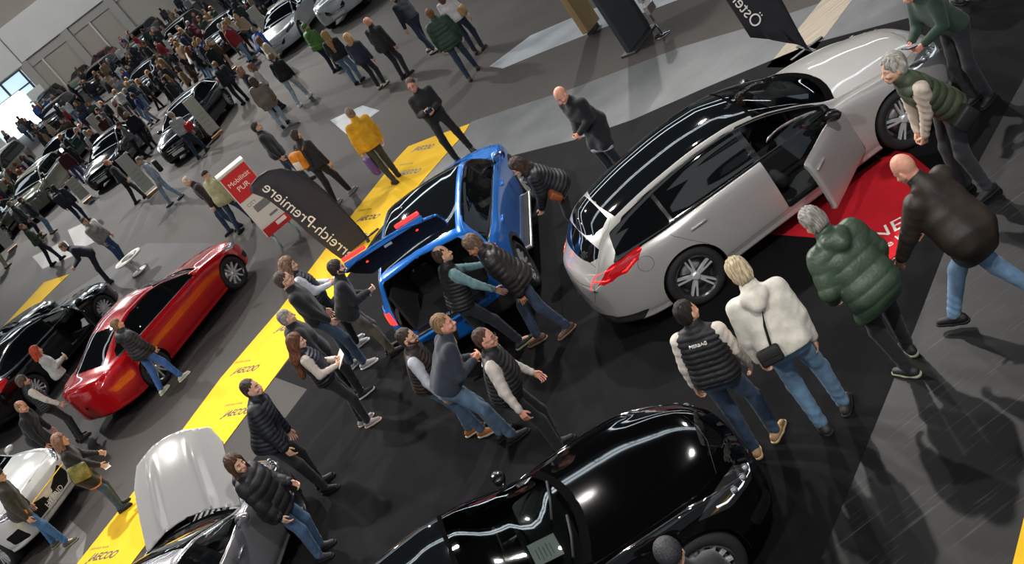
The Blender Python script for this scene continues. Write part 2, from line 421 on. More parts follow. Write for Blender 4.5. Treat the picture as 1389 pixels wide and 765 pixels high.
        if sleeves:
            for a in arm:
                w = a[2]-a[1]; w = w/np.linalg.norm(w)
                f.cone(a[0], a[1], .056+th*.8, .047+th*.8, .05, ab); f.cone(a[1], a[2]-w*.012, .048+th*.8, .034+th*.55, .02, ab)
        if torso:
            if not sleeves:
                for a in arm: f.ell(a[0]+(a[1]-a[0])*.22, (.085, .085, .085), .01, sign=-1)
            hz = P+S*hemz
            sl, X, Y, Z = f.sub(lo, hi)
            pl = -((X-hz[0])*S[0]+(Y-hz[1])*S[1]+(Z-hz[2])*S[2])
            if sleeves:   # do not trim the arms
                ad = np.full(f.D[sl].shape, 1., np.float32)
                for a in arm:
                    for A_, B_ in ((a[0], a[1]), (a[1], a[2])):
                        dd = B_-A_; t = np.clip(((X-A_[0])*dd[0]+(Y-A_[1])*dd[1]+(Z-A_[2])*dd[2])/(dd@dd), 0, 1)
                        ad = np.minimum(ad, np.sqrt((X-A_[0]-t*dd[0])**2+(Y-A_[1]-t*dd[1])**2+(Z-A_[2]-t*dd[2])**2)-.085)
                pl = np.where(ad < 0, -1, pl)
            f.D[sl] = np.maximum(f.D[sl], pl)
            # neck opening
            f.cone  # noqa
            nc = neck+S*.06+F*.02
        return f.mesh()
    tm = mat('cloth_'+top+'_'+tc, rgb(tc), gloss if puffer or top == 'leather' else .85, noise=.5 if top == 'leather' else .18, nscale=5 if top == 'leather' else 9, bump=.25, bscale=140 if not puffer else 40, sheen=.0 if puffer or top == 'leather' else .15)
    hemz = hem if hem else {'puffer': -.10, 'vest': -.03, 'pvest': -.05, 'coat': -.38, 'hoodie': -.06, 'sweater': -.05, 'jacket': -.08, 'shirt': -.06, 'leather': -.18}[top]
    nm = {'puffer': 'puffer_jacket', 'vest': 'quilted_vest', 'pvest': 'quilted_vest', 'coat': 'coat', 'hoodie': 'hoodie', 'sweater': 'sweater', 'jacket': 'jacket', 'shirt': 'shirt', 'leather': 'leather_jacket'}[top]
    col = 'hood' if hood else ('c' if top in ('puffer', 'vest', 'pvest', 'coat', 'jacket', 'leather') else None)
    v, fq = garment(th, not armless, hemz, col, tb, ab); mk(nm, v*s, fq, tm, root)
    if armless or inner:
        sc = sleeve or inner or 'cfc8c0'
        im = mat('cloth_inner_'+sc, rgb(sc), .9, noise=.1, bump=.2, bscale=120)
        def cb(t, X, Y, Z): return -.006*np.abs(np.sin(t*33+X*20-Y*15))+.004
        v, fq = garment(.012, armless, hemz-.03 if inner else .1, None, None, cb, torso=True); mk('sweater' if armless else 'undershirt', v*s, fq, im, root)
    # ---- trousers
    lc = rgb(legs); f = Field((lo[0], lo[1], 0), (hi[0], hi[1], pz+.22), q)
    f.cone(T(-.015, -.065, .06), T(-.015, .065, .06), .098, None, .06); f.cone(P+[-.01, -.075, -.03], P+[-.01, .075, -.03], .112, None, .06)
    wd = 1.18 if trouser == 'wide' else 1.
    for l in leg:
        def kb(t, X, Y, Z): return .004*np.sin(t*21+X*25+Y*17)*np.sin(Z*17)
        def cb(t, X, Y, Z): return -.008*np.abs(np.sin(t*36+Y*20+X*14))*np.clip(t/.3-.2, 0, 1)+.005
        f.cone(l[0], l[1], .092, .068*wd, .05, kb); f.cone(l[1], l[2]+np.array([0, 0, -.0]), .066*wd, .056*wd, .03, cb)
    f.cut((0, 0, -1), -.065-min(l[4] for l in leg) if min(l[4] for l in leg) > 0 else -.065)
    v, fq = f.mesh()
    lm = mat('trouser_'+legs, lc, .85, noise=.28 if trouser != 'plain' else .1, nscale=7, bump=.3, bscale=180, sheen=.1)
    mk('jeans' if legs[:1] in '3456789ab' and int(legs[4:6], 16) > int(legs[0:2], 16)+16 else 'trousers', v*s, fq, lm, root)
    # ---- shoes
    shm = mat('shoe_'+shoe, rgb(shoe), .6, bump=.2, bscale=80); som = mat('sole_'+(sole or '101010'), rgb(sole or '101010'), .8)
    (uv, uf), (sv, sf) = shoe_tpl(.008 if detail == 1 else .011 if detail == 2 else .016)
    for l in leg:
        M = np.eye(4); M[:3, :3] = np.array(Matrix.Rotation(R(l[3]), 3, 'Z') @ Matrix.Rotation(R(25) if l[4] > .04 else 0, 3, 'Y')); M[:3, 3] = [l[2][0], l[2][1], l[4]]
        if l[2][2] > l[4]+.13: M[2, 3] = l[2][2]-.10
        so = mk('shoe', xf(uv, M)*s, uf, shm, root); mk('sole', xf(sv, M)*s, sf, som, so)
    root.location = (loc[0], loc[1], floor_z(loc)); root.rotation_euler = (0, 0, R(face))
    tag(root, name_label, 'person', group)
    root['_s'] = s
    PERS[name_label] = dict(root=root, T=T, P=P, S=S, F=F, L=L, HM=HM, arm=arm, wr=wr, s=s, neck=neck, sh=sh)
    return root
PERS = {}
CARPETS = []
def floor_z(p):
    for q, z in CARPETS:
        if inpoly(q, np.array([p[0]]), np.array([p[1]]))[0]: return z
    return .007
def pp(label, hd, ft, face, h=1.75, lean=None, **k):
    """stand a person on the floor point under ft and lean so that the head comes where the photo has it"""
    g = G(*ft); best = None; fs = math.cos(R(face)), math.sin(R(face)); want = np.array(hd, float)
    pel = k.get('pel') or .962
    for ln in ([lean] if lean is not None else np.arange(-5, 41, 1.5)):
        for sd in (k.get('side'),) if k.get('side') is not None else (-7, -4, 0, 4, 7):
            for sc in (.97, 1., 1.03):
                s = h*sc/1.755; S = (math.sin(R(ln))*math.cos(R(sd)), -math.sin(R(sd)), math.cos(R(ln))*math.cos(R(sd)))
                fw = (-.25*math.sin(R(ln))+.575*S[0]-.0)*s; lf = .575*S[1]*s; z = (pel+.575*S[2]+.232)*s
                P = np.array([g.x+fw*fs[0]-lf*fs[1], g.y+fw*fs[1]+lf*fs[0], z-CAMH]); zc = P@_F
                px = np.array([694.5+FPX*(P@_R)/zc, 382.5-FPX*(P@_U)/zc]); e = np.hypot(*(px-want))+.25*abs(ln)*(lean is None)+.2*abs(sd)+40*abs(sc-1)
                if best is None or e < best[0]: best = (e, ln, sd, sc, px)
    e, ln, sd, sc, px = best; k['side'] = sd
    if e > 25: print('HEAD MISS', label[:40], hd, px.round(), 'lean', ln)
    return person(label, loc=(g.x, g.y), face=face, h=h*sc, lean=ln, **k)
def attach(pl, V):
    """local points (unscaled body frame) of person -> world points"""
    d = PERS[pl]; M = Matrix.Translation(d['root'].location) @ Matrix.Rotation(d['root'].rotation_euler.z, 4, 'Z')
    return [M @ (Vector(v)*d['s']) for v in V]
# ================================================================ cars
def pch(xs, ys, x):
    xs = np.asarray(xs, float); ys = np.asarray(ys, float); h = np.diff(xs); d = np.diff(ys)/h; m = np.zeros(len(xs))
    m[0], m[-1] = d[0], d[-1]
    for i in range(1, len(xs)-1):
        if d[i-1]*d[i] > 0:
            w1, w2 = 2*h[i]+h[i-1], h[i]+2*h[i-1]; m[i] = (w1+w2)/(w1/d[i-1]+w2/d[i])
    x = np.clip(x, xs[0], xs[-1]); i = np.clip(np.searchsorted(xs, x)-1, 0, len(h)-1); t = (x-xs[i])/h[i]
    return (2*t**3-3*t*t+1)*ys[i]+(t**3-2*t*t+t)*h[i]*m[i]+(-2*t**3+3*t*t)*ys[i+1]+(t**3-t*t)*h[i]*m[i+1]
CAP = .5
class CarShape:
    """s = distance from the nose, v = 0 (underside) .. 1 (centre of the top)"""
    def __init__(c, L, W, top, belt, hw, yr, crown, sF, sR, rw, bowF=.28, bowR=.16, zf=.2, zmF=.5, zmR=.6, bulge=.04, flare=.02, extra=None, bulgeR=None, midb=.03):
        c.__dict__.update(locals())
    def ring(c, s):
        L = c.L; s = np.clip(s, 0, L)
        zt = pch(*zip(*c.top), s); zb = pch(*zip(*c.belt), s); hw = pch(*zip(*c.hw), s)*c.W/2; yr = pch(*zip(*c.yr), s)*c.W/2; cr = pch(*zip(*c.crown), s)
        fl = c.flare*(np.exp(-((s-c.sF)/.38)**2)+1.2*np.exp(-((s-c.sR)/.42)**2))
        zf = c.zf+.05*np.exp(-s/.2)+.10*np.exp(-(L-s)/.25)
        zr = np.maximum(zt-cr, zb+.012); zs = zf+(zb-zf)*.42
        o = np.zeros_like(s)
        y = [o, hw*.86, hw*.975+fl*.5, hw+fl, hw*.985+fl*.8, hw*.945+fl*.2]; z = [zf, zf, zf+.10, zs, zb-.12, zb]
        gh = np.clip((zr-zb)/.25, 0, 1)
        ya = hw*.945+fl*.2
        y += [ya+(yr-ya)*(.33-.17*gh), ya+(yr-ya)*(.66-.08*gh), yr, yr*.60, o]
        z += [zb+(zr-zb)*(.33-.24*gh)+.0*s, zb+(zr-zb)*(.66-.06*gh), zr, zr+(zt-zr)*.72, zt]
        return np.stack(y, -1), np.stack(z, -1)
    def S(c, s, v, side=1):
        s = np.asarray(s, float); v = np.clip(np.asarray(v, float), 0, 1); L = c.L
        Y, Z = c.ring(s); n = Y.shape[-1]-1
        t = v*n; k = np.clip(np.floor(t).astype(int), 0, n-1); t = t-k
        def cr(P, sy):
            g = lambda j: np.take_along_axis(P, np.clip(j, 0, n)[..., None], -1)[..., 0]
            p0, p1, p2, p3 = g(k-1), g(k), g(k+1), g(k+2)
            p0 = np.where(k == 0, sy*g(k+1) if sy < 0 else g(k+1), p0); p3 = np.where(k == n-1, sy*g(k) if sy < 0 else g(k), p3)
            return .5*((2*p1)+(-p0+p2)*t+(2*p0-5*p1+4*p2-p3)*t*t+(-p0+3*p1-3*p2+p3)*t**3)
        y = np.maximum(cr(Y, -1), 0); z = cr(Z, 1)
        a = np.clip(-s/CAP, 0, 1); b = np.clip((s-L)/CAP, 0, 1)
        x = np.clip(s, 0, L)
        yn = np.clip(y/(c.W/2), 0, 1.1)
        x = x+c.bowF*yn**2.6*np.clip(1-x/1.1, 0, 1)**2-c.bowR*yn**2.6*np.clip(1-(L-x)/.9, 0, 1)**2
        if c.extra is not None: z = z+c.extra(s, y)*(v > .5)
        bf = c.bulge*(1-(1-a)**2); br = (c.bulge if c.bulgeR is None else c.bulgeR)*(1-(1-b)**2)
        x = x-bf+br
        z = z+(c.zmF-z)*a+(c.zmR-z)*b; y = y*(1-a)*(1-b)
        # relax the bow towards the centre of the end caps
        x = np.where(a > 0, -bf+(x+bf)*(1-a)**2, x); x = np.where(b > 0, L+br+(x-br-L)*(1-b)**2, x)
        return np.stack([c.L/2-x, y*side, z], -1)
    def N(c, s, v, side=1):
        e = 1e-3
        ds = c.S(s+e, v, side)-c.S(s-e, v, side); dv = c.S(s, np.minimum(v+e, 1), side)-c.S(s, np.maximum(v-e, 0), side)
        n = np.cross(ds, dv)*side; l = np.linalg.norm(n, axis=-1, keepdims=True)
        n = n/np.maximum(l, 1e-9)
        ctr = np.array([0, 0, .6]); P = c.S(s, v, side)
        bad = l[..., 0] < 1e-7; n[bad] = (1, 0, 0)
        return n
    def inv(c, proj, a, b, sr, vr): return c.invm(proj, [(a, b)], sr, vr)[0]
    def invm(c, proj, pts, sr, vr):
        """project = side (s,z) / top (s,y) / end (y,z)  ->  (s,v)"""
        key = (proj, sr, vr)
        if not hasattr(c, '_t'): c._t = {}
        if key not in c._t:
            ss, vv = np.meshgrid(np.linspace(*sr, 160), np.linspace(*vr, 110), indexing='ij'); c._t[key] = (ss.ravel(), vv.ravel(), c.pr(proj, ss, vv).reshape(-1, 2))
        ss, vv, P = c._t[key]; T_ = np.array(pts, float)
        i = np.array([((P-t)**2).sum(1).argmin() for t in T_]); s, v = ss[i].copy(), vv[i].copy(); e = 1e-4
        for _ in range(6):
            p = c.pr(proj, s, v); A = (c.pr(proj, s+e, v)-p)/e; B = (c.pr(proj, s, v+e)-p)/e; r = T_-p
            det = A[:, 0]*B[:, 1]-A[:, 1]*B[:, 0]; ok = np.abs(det) > 1e-7; det = np.where(ok, det, 1)
            ds = np.where(ok, (r[:, 0]*B[:, 1]-r[:, 1]*B[:, 0])/det, 0); dv = np.where(ok, (A[:, 0]*r[:, 1]-A[:, 1]*r[:, 0])/det, 0)
            s = np.clip(s+np.clip(ds, -.05, .05), *sr); v = np.clip(v+np.clip(dv, -.05, .05), *vr)
        return list(zip(s.tolist(), v.tolist()))
    def pr(c, proj, s, v):
        P = c.S(s, v)
        if proj == 'side': return np.stack([c.L/2-P[..., 0], P[..., 2]], -1)
        if proj == 'top': return np.stack([c.L/2-P[..., 0], P[..., 1]], -1)
        return np.stack([P[..., 1], P[..., 2]], -1)
def dens(poly, st=.05, closed=True):
    o = []; n = len(poly)
    for i in range(n if closed else n-1):
        p, q = np.array(poly[i], float), np.array(poly[(i+1) % n], float); m = max(1, int(np.linalg.norm(q-p)/st))
        for k in range(m): o.append(tuple(p+(q-p)*k/m))
    if not closed: o.append(tuple(poly[-1]))
    return o
def rnd(poly, r=.06, n=4):
    o = []; N = len(poly)
    for i in range(N):
        a, b, c = [np.array(poly[j % N], float) for j in (i-1, i, i+1)]
        u, w = a-b, c-b; lu, lw = np.linalg.norm(u), np.linalg.norm(w); rr = min(r, lu*.45, lw*.45)
        p, q = b+u/lu*rr, b+w/lw*rr
        for k in range(n+1):
            t = k/n; o.append(tuple((1-t)**2*p+2*t*(1-t)*b+t*t*q))
    return o
def inpoly(P, x, y):
    P = np.asarray(P); x = np.asarray(x); y = np.asarray(y); ins = np.zeros(x.shape, bool)
    for i in range(len(P)):
        x1, y1 = P[i]; x2, y2 = P[i-1]
        c = ((y1 > y) != (y2 > y)); ins ^= c & (x < (x2-x1)*(y-y1)/np.where(y2 == y1, 1e-12, y2-y1)+x1)
    return ins
def offp(poly, d):
    P = np.array(poly, float); A = .5*sum(P[i-1][0]*P[i][1]-P[i][0]*P[i-1][1] for i in range(len(P))); o = []
    for i in range(len(P)):
        a, c = P[i-1], P[(i+1) % len(P)]; t = c-a; t /= np.linalg.norm(t)+1e-9; n = np.array([t[1], -t[0]])*(1 if A > 0 else -1)
        o.append(tuple(P[i]+n*d))
    return o
def car_shell(c, cuts, ns=90, nv=44):
    """cuts: list of (part, proj, polygon, srange, vrange). later cuts win. returns (s,v) points and faces per part"""
    u = np.linspace(0, 1, ns+1); L = c.L
    inner = L*(.5-.5*np.cos(np.pi*(u*.80+.10))); inner = (inner-inner[0])/(inner[-1]-inner[0])*L
    sv = np.concatenate([-CAP*np.linspace(1, 0, 9)[:-1], inner, L+CAP*np.linspace(0, 1, 9)[1:]]); vvs = np.linspace(0, 1, nv+1)
    faces = [[(sv[i], vvs[j]), (sv[i+1], vvs[j]), (sv[i+1], vvs[j+1]), (sv[i], vvs[j+1])] for i in range(len(sv)-1) for j in range(nv)]
    BB = np.zeros((200000, 4)); n = len(faces)
    bb = lambda f: (min(p[0] for p in f), max(p[0] for p in f), min(p[1] for p in f), max(p[1] for p in f))
    BB[:n] = [bb(f) for f in faces]
    uvp = []
    for part, proj, poly, sr, vr in cuts:
        pp = [tuple(p) for p in poly] if proj == 'uv' else c.invm(proj, poly, sr, vr)
        q = [pp[0]]
        for p in pp[1:]:
            if math.hypot(p[0]-q[-1][0], (p[1]-q[-1][1])*2) > .002: q.append(p)
        uvp.append((part, q))
        for i in range(len(q)):
            a, b = q[i-1], q[i]; dx, dy = b[0]-a[0], b[1]-a[1]; ln = math.hypot(dx, dy)
            if ln < 1e-6: continue
            x0, x1, y0, y1 = min(a[0], b[0])-1e-5, max(a[0], b[0])+1e-5, min(a[1], b[1])-1e-5, max(a[1], b[1])+1e-5
            n = len(faces)
            for fi in np.nonzero((BB[:n, 1] > x0) & (BB[:n, 0] < x1) & (BB[:n, 3] > y0) & (BB[:n, 2] < y1))[0]:
                f = faces[fi]; d = [((p[0]-a[0])*dy-(p[1]-a[1])*dx)/ln for p in f]
                if max(d) < 1e-5 or min(d) > -1e-5: continue
                A, B_ = [], []
                for k in range(len(f)):
                    p, r, dp, dr = f[k-1], f[k], d[k-1], d[k]
                    if (dp > 1e-6 and dr < -1e-6) or (dp < -1e-6 and dr > 1e-6):
                        t = dp/(dp-dr); x = (p[0]+(r[0]-p[0])*t, p[1]+(r[1]-p[1])*t); A.append(x); B_.append(x)
                    if dr >= -1e-6: A.append(r)
                    if dr <= 1e-6: B_.append(r)
                if len(A) > 2 and len(B_) > 2:
                    faces[fi] = A; BB[fi] = bb(A); faces.append(B_); BB[len(faces)-1] = bb(B_)
    cen = np.array([(sum(p[0] for p in f)/len(f), sum(p[1] for p in f)/len(f)) for f in faces])
    pid = np.array(['body']*len(cen), dtype=object)
    for part, q in uvp: pid[inpoly(q, cen[:, 0], cen[:, 1])] = part
    key = {}; VV = []; res = {}
    for f, p in zip(faces, pid):
        g = []
        for x in f:
            k = (round(x[0], 5), round(x[1], 5))
            if k not in key: key[k] = len(VV); VV.append(x)
            if not g or g[-1] != key[k]: g.append(key[k])
        if g[0] == g[-1]: g.pop()
        if len(g) > 2: res.setdefault(p, []).append(g)
    return np.array(VV), res
def panel(c, name, VV, faces, m, parent, sides=(1, -1), off=0., solid=0., origin=None, rot=None, inner=None, normals=True, flip=False):
    """maps the (s,v) faces to 3-D; both sides are welded along the centre line"""
    V = []; F = []; NN = []; key = {}
    for sd in sides:
        used = sorted({i for f in faces for i in f}); sv = VV[used]
        P = c.S(sv[:, 0], sv[:, 1], sd); Nn = c.N(sv[:, 0], sv[:, 1], sd)
        P = P+Nn*off; mp = {}
        for i, p, n in zip(used, P, Nn):
            k = tuple(np.round(p, 4))
            if k not in key: key[k] = len(V); V.append(p); NN.append(n)
            elif abs(p[1]) < 1e-3: a = NN[key[k]]+n; NN[key[k]] = a/max(1e-6, np.linalg.norm(a))
            mp[i] = key[k]
        for f in faces:
            g = []; [g.append(mp[i]) for i in f if not g or mp[i] != g[-1]]
            if len(g) > 1 and g[0] == g[-1]: g.pop()
            if len(set(g)) > 2 and len(set(g)) == len(g): F.append(g if sd > 0 else g[::-1])
    V = np.array(V); o = Vector(origin or (0, 0, 0))
    me = bpy.data.meshes.new(name); me.from_pydata([tuple(p-np.array(o)) for p in V], [], F); me.validate(); me.update(calc_edges=True)
    ob = bpy.data.objects.new(name, me); C.objects.link(ob)
    for x in (m if isinstance(m, (list, tuple)) else [m]): me.materials.append(x)
    me.polygons.foreach_set('use_smooth', [True]*len(me.polygons))
    bm = bmesh.new(); bm.from_mesh(me); bm.normal_update()
    # orientation check against the analytic normals
    sgn = sum(f.normal.dot(Vector(NN[f.verts[0].index])) for f in bm.faces)
    if (sgn < 0) != flip: bmesh.ops.reverse_faces(bm, faces=bm.faces); bm.to_mesh(me)
    bm.free()
    if normals and not solid and len(me.vertices) == len(NN) and len(me.polygons):
        me.update(); NN = [n if np.isfinite(n).all() and np.linalg.norm(n) > .1 else (0, 0, 1) for n in NN]
        me.normals_split_custom_set_from_vertices([tuple(n) for n in NN])
    if solid:
        if inner: me.materials.append(inner)
        md = ob.modifiers.new('s', 'SOLIDIFY'); md.thickness = solid; md.offset = -1
        if inner: md.material_offset = len(me.materials)-1; md.material_offset_rim = 0
    ob.parent = parent; ob.location = o
    if rot: ob.rotation_euler = rot
    return ob
def wheel(parent, x, y, r, w, side, style='five', det=1, steer=0.):
    n = 40 if det == 1 else 20
    prof = [(r*.70, -.5), (r*.74, -.56), (r*.86, -.58), (r*.955, -.50), (r*.99, -.36), (r, 0), (r*.99, .36), (r*.955, .50), (r*.86, .58), (r*.74, .56), (r*.70, .5)]
    def lathe(prof, n, closed=False):
        V = []; F = []
        for k in range(n):
            a = 2*math.pi*k/n
            for (rr, t) in prof: V.append((rr*math.cos(a), t*w, rr*math.sin(a)))
        m = len(prof)
        for k in range(n):
            for j in range(m-1): F.append((k*m+j, k*m+j+1, ((k+1) % n)*m+j+1, ((k+1) % n)*m+j))
        return V, F
    V, F = lathe(prof, n)
    t = mk('wheel', V, F, mat('tyre', (.012, .012, .013), .75, bump=.3, bscale=90), parent)
    t.location = (x, y*side, r); t.rotation_euler = (0, 0, steer)
    s = side
    rim = mat('rim_silver', (.62, .62, .63), .35, metal=.35) ; dk = mat('rim_dark', (.02, .02, .022), .3, coat=.5)
    parts = [(*lathe([(r*.71, -.5*s), (r*.66, -.3*s), (r*.62, .2*s), (r*.66, .46*s), (r*.71, .52*s), (r*.725, .55*s), (r*.735, .50*s)], n), 1 if style != 'plain' else 0)]
    if det < 3:
        ns = {'five': 5, 'six': 6, 'ten': 10, 'multi': 14, 'plain': 5}[style]
        for k in range(ns):
            a0 = 2*math.pi*k/ns+.3
            for da, wd in ((-.14, .011), (.14, .011)) if style in ('five', 'six') else ((0, .016),):
                b = []
                for rr, h, ww, aa in ((r*.14, .40, wd*1.5, a0+da*.5), (r*.40, .42, wd*1.0, a0+da*1.0), (r*.70, .46, wd*.9, a0+da*.85)):
                    cx, cz = rr*math.cos(aa), rr*math.sin(aa); px, pz = -math.sin(aa)*ww, math.cos(aa)*ww
                    b.append([(cx+px, h*w*s, cz+pz), (cx-px, h*w*s, cz-pz), (cx-px, (h-.18)*w*s, cz-pz), (cx+px, (h-.18)*w*s, cz+pz)])
                vv = b[0]+b[1]+b[2]; ff = []
                for q in (0, 4):
                    for e in range(4): ff.append((q+e, q+(e+1) % 4, q+4+(e+1) % 4, q+4+e))
                ff.append((0, 1, 2, 3)); parts.append((vv, ff, 0))
            if style in ('five', 'six') and det == 1:
                # dark aero web inside each double spoke
                a1, a2 = a0-.13, a0+.13
                vv = [(rr*math.cos(a), .40*w*s, rr*math.sin(a)) for rr, a in ((r*.16, a1), (r*.68, a1), (r*.68, a2), (r*.16, a2))]; parts.append((vv, [(0, 1, 2, 3)], 1))
        parts.append((*lathe([(0.001, .47*s), (r*.10, .46*s), (r*.15, .40*s), (r*.15, .2*s)], 20), 0))
        parts.append((*lathe([(r*.62, .1*s), (r*.5, .05*s), (.001, .05*s)], 20), 1))
    else: parts.append((*lathe([(0.001, .40*s), (r*.30, .38*s), (r*.66, .46*s)], n), 0))
    v, f, mi = join(parts); mk('rim', v, f, [rim, dk], t, smooth=False, matidx=mi)
    if det == 1:
        d, g = lathe([(r*.12, .10*s), (r*.52, .12*s), (r*.52, .02*s)], 30); mk('brake_disc', d, g, mat('disc_steel', (.4, .4, .4), .35, metal=1.), t)
    return t
def seat(parent, x, y, m, z=.32):
    f = Field((-.35, -.3, -.05), (.45, .3, .95), .02)
    f.cone((-.05, -.15, .10), (-.05, .15, .10), .09, None, .05); f.cone((.2, -.15, .13), (.2, .15, .13), .08, None, .10)
    f.cone((-.12, -.12, .2), (-.20, -.12, .55), .08, .07, .08); f.cone((-.12, .12, .2), (-.20, .12, .55), .08, .07, .08); f.cone((-.13, 0, .2), (-.19, 0, .58), .07, .06, .08)
    f.cone((-.22, -.06, .74), (-.22, .06, .74), .065, None, .03); f.cone((-.20, 0, .6), (-.22, 0, .72), .03, None, .03)
    v, q = f.mesh(); o = mk('car_seat', v, q, m, parent); o.location = (x, y, z); return o
def mirror_part(parent, x, y, z, side, m, det):
    f = Field((-.12, -.02, -.1), (.12, .28, .14), .012 if det < 3 else .03)
    f.ell((0, .13, .05), (.075, .10, .062), 0); f.cone((.01, 0, -.01), (.01, .10, .03), .022, .03, .02); f.cut((-1, 0, 0), .045)
    v, q = f.mesh(); v = v*[1, side, 1]; q = q if side > 0 else q[:, ::-1]
    o = mk('mirror', v, q, m, parent); o.location = (x, y*side, z)
    if det < 3:
        g = mk('mirror_glass', [(-.047, (.05)*side, .0), (-.047, .21*side, .005), (-.047, .215*side, .085), (-.047, .06*side, .095)], [(0, 1, 2, 3)], mat('mirror_glass', (.5, .52, .55), .03, metal=1.), o, False)
    return o
def paint(name, col, flake=.0, rough=.32, metal=.55):
    return mat('paint_'+name, rgb(col), rough, metal=metal, coat=1., spec=.5)
GLASS = lambda: mat('dark_glass', (.004, .005, .006), .03, spec=.5)
BLK = lambda: mat('gloss_black_trim', (.006, .006, .007), .15, coat=.2)
INT = lambda: mat('interior_black', (.012, .012, .013), .8)
def clear_glass(tint=(.55, .62, .6)):
    if 'tinted_glass' in MATS: return MATS['tinted_glass']
    m = bpy.data.materials.new('tinted_glass'); m.use_nodes = True; nt = m.node_tree; nt.nodes.clear()
    o = nt.nodes.new('ShaderNodeOutputMaterial'); mx = nt.nodes.new('ShaderNodeMixShader'); t = nt.nodes.new('ShaderNodeBsdfTransparent'); g = nt.nodes.new('ShaderNodeBsdfGlossy'); fr = nt.nodes.new('ShaderNodeFresnel')
    t.inputs[0].default_value = (*tint, 1); g.inputs['Roughness'].default_value = .02; fr.inputs[0].default_value = 1.5
    mp = nt.nodes.new('ShaderNodeMath'); mp.operation = 'MULTIPLY_ADD'; mp.inputs[1].default_value = 1.2; mp.inputs[2].default_value = .03
    nt.links.new(fr.outputs[0], mp.inputs[0]); nt.links.new(mp.outputs[0], mx.inputs[0]); nt.links.new(t.outputs[0], mx.inputs[1]); nt.links.new(g.outputs[0], mx.inputs[2]); nt.links.new(mx.outputs[0], o.inputs[0])
    MATS['tinted_glass'] = m; return m
def build_car(c, label, colour, det=1, loc=(0, 0), head=0., doors=(1.0, 1.0), B=None, cowl=1.35, wt=2.1, rt=3.6, rb=4.3, winA=1.5, winD=4.1, roofm=None, clear=(), glassrow=None,
              openings=(), wheels='five', lights=None, tail=None, gate=None, grille=None, extra_cuts=(), group=None, cladding=False, rearglass='top', handles=True, hoodfront=.22, interior=False, wd=None, catname='car', hub=None, notag=False, lamp_on=False, dlo_rear=None, clearall=False):
    root = empty('car', (loc[0], loc[1], 0), head)
    if not notag: tag(root, label, catname, group)
    L, W = c.L, c.W; pm = colour; gm = GLASS()
    B = B or (c.sF+c.sR)/2-.05
    bl = lambda s: float(pch(*zip(*c.belt), s)); tp = lambda s: float(pch(*zip(*c.top), s)); crn = lambda s: float(pch(*zip(*c.crown), s)); yrr = lambda s: float(pch(*zip(*c.yr), s))*W/2; hwf = lambda s: float(pch(*zip(*c.hw), s))*W/2
    gap = .004 if det == 1 else .007
    st = .06 if det == 1 else .12 if det == 2 else .25
    SR = (-CAP, L+CAP); cuts = []
    sr_in = (.0, L)
    def P(part, proj, poly, sr=sr_in, vr=(.1, 1.), seam=True, r=.04):
        pl = dens(rnd(poly, r, 3 if det < 3 else 2) if r else poly, st)
        if seam and det < 3:
            cuts.append(('seam', proj, offp(pl, gap), sr, vr))
        cuts.append((part, proj, pl, sr, vr))
    # underside/sill in black
    # doors
    f0, r1 = c.sF+.42+c.rw*.0+.12, c.sR-.36
    zb0 = c.zf+.14
    zt = lambda s: max(bl(s)+.02, tp(s)-crn(s)-.012)
    if det < 3:
        fd = [(f0, zb0), (B, zb0), (B, zt(B))]+[(s, zt(s)) for s in np.linspace(B-.05, winA+.05, 8)]+[(f0+.02, bl(f0)-.04)]
        P('front_door', 'side', fd, vr=(.12, .80))
        rd = [(B, zb0), (r1, zb0), (c.sR-.30, .60), (c.sR-.02, bl(c.sR)-.06), (min(winD-.25, c.sR+.05), zt(min(winD-.25, c.sR+.05)))]+[(s, zt(s)) for s in np.linspace(min(winD-.3, c.sR), B+.0, 6)]
        P('rear_door', 'side', rd, vr=(.12, .80))
        # bonnet, tailgate
        bon = [(cowl-.03, 0), (cowl-.03, yrr(cowl)*.9), (cowl-.04, hwf(cowl-.1)*.84), (hoodfront+.35, hwf(.6)*.82), (hoodfront+.12, hwf(.3)*.72), (hoodfront, .25), (hoodfront-.02, 0)]
        bon = [(s, y) for s, y in bon]
        ext = [(s, -.0) for s, y in ()]
        P('bonnet', 'top', bon, sr=(0, 1.9), vr=(.5, 1.), r=.0)
    # side windows: one outline split at the pillar
    ws = .022
    def win(s0, s1, mg=.03, tail_=False):
        ss = np.linspace(s0, s1, 9 if det == 1 else 6)
        lo = [(s, bl(s)+mg) for s in ss]; up = [(s, max(bl(s)+mg+.002, tp(s)-crn(s)-mg*1.1)) for s in ss[::-1]]
        if tail_:
            k = len(up)
            dz = dlo_rear or .10
            up = [(s, min(z, bl(s)+mg+.02+(s1-s)/dz*.30)) for s, z in up]
        return lo+up
    P('window_trim', 'side', win(winA-.06, winD+.06, .012, True), vr=(.5, .80), seam=False, r=.03)
    P('front_window', 'side', win(winA, B-.035, .028), vr=(.5, .8), seam=False, r=.03)
    Q = c.sR-.12 if winD > c.sR+.25 else None
    P('rear_window', 'side', win(B+.035, (Q-.02) if Q else winD, .028, not Q), vr=(.5, .8), seam=False, r=.03)
    if Q: P('quarter_window', 'side', win(Q+.02, winD, .028, True), vr=(.5, .8), seam=False, r=.03)
    # windscreen, roof, rear glass in plan
    def strip(s0, s1, f, bow0=0., bow1=0., k=7):
        ss = np.linspace(s0, s1, k); a = [(s, min(hwf(s)*.94, yrr(s)*f)) for s in ss]
        y0, y1 = a[0][1], a[-1][1]
        fr = [(s0-bow0*(1-(y/y0)**2)-.0, y) for y in np.linspace(0, y0, 5)[:-1]]; bk = [(s1+bow1*(1-(y/y1)**2), y) for y in np.linspace(y1, 0, 5)[1:]]
        return fr+a+bk
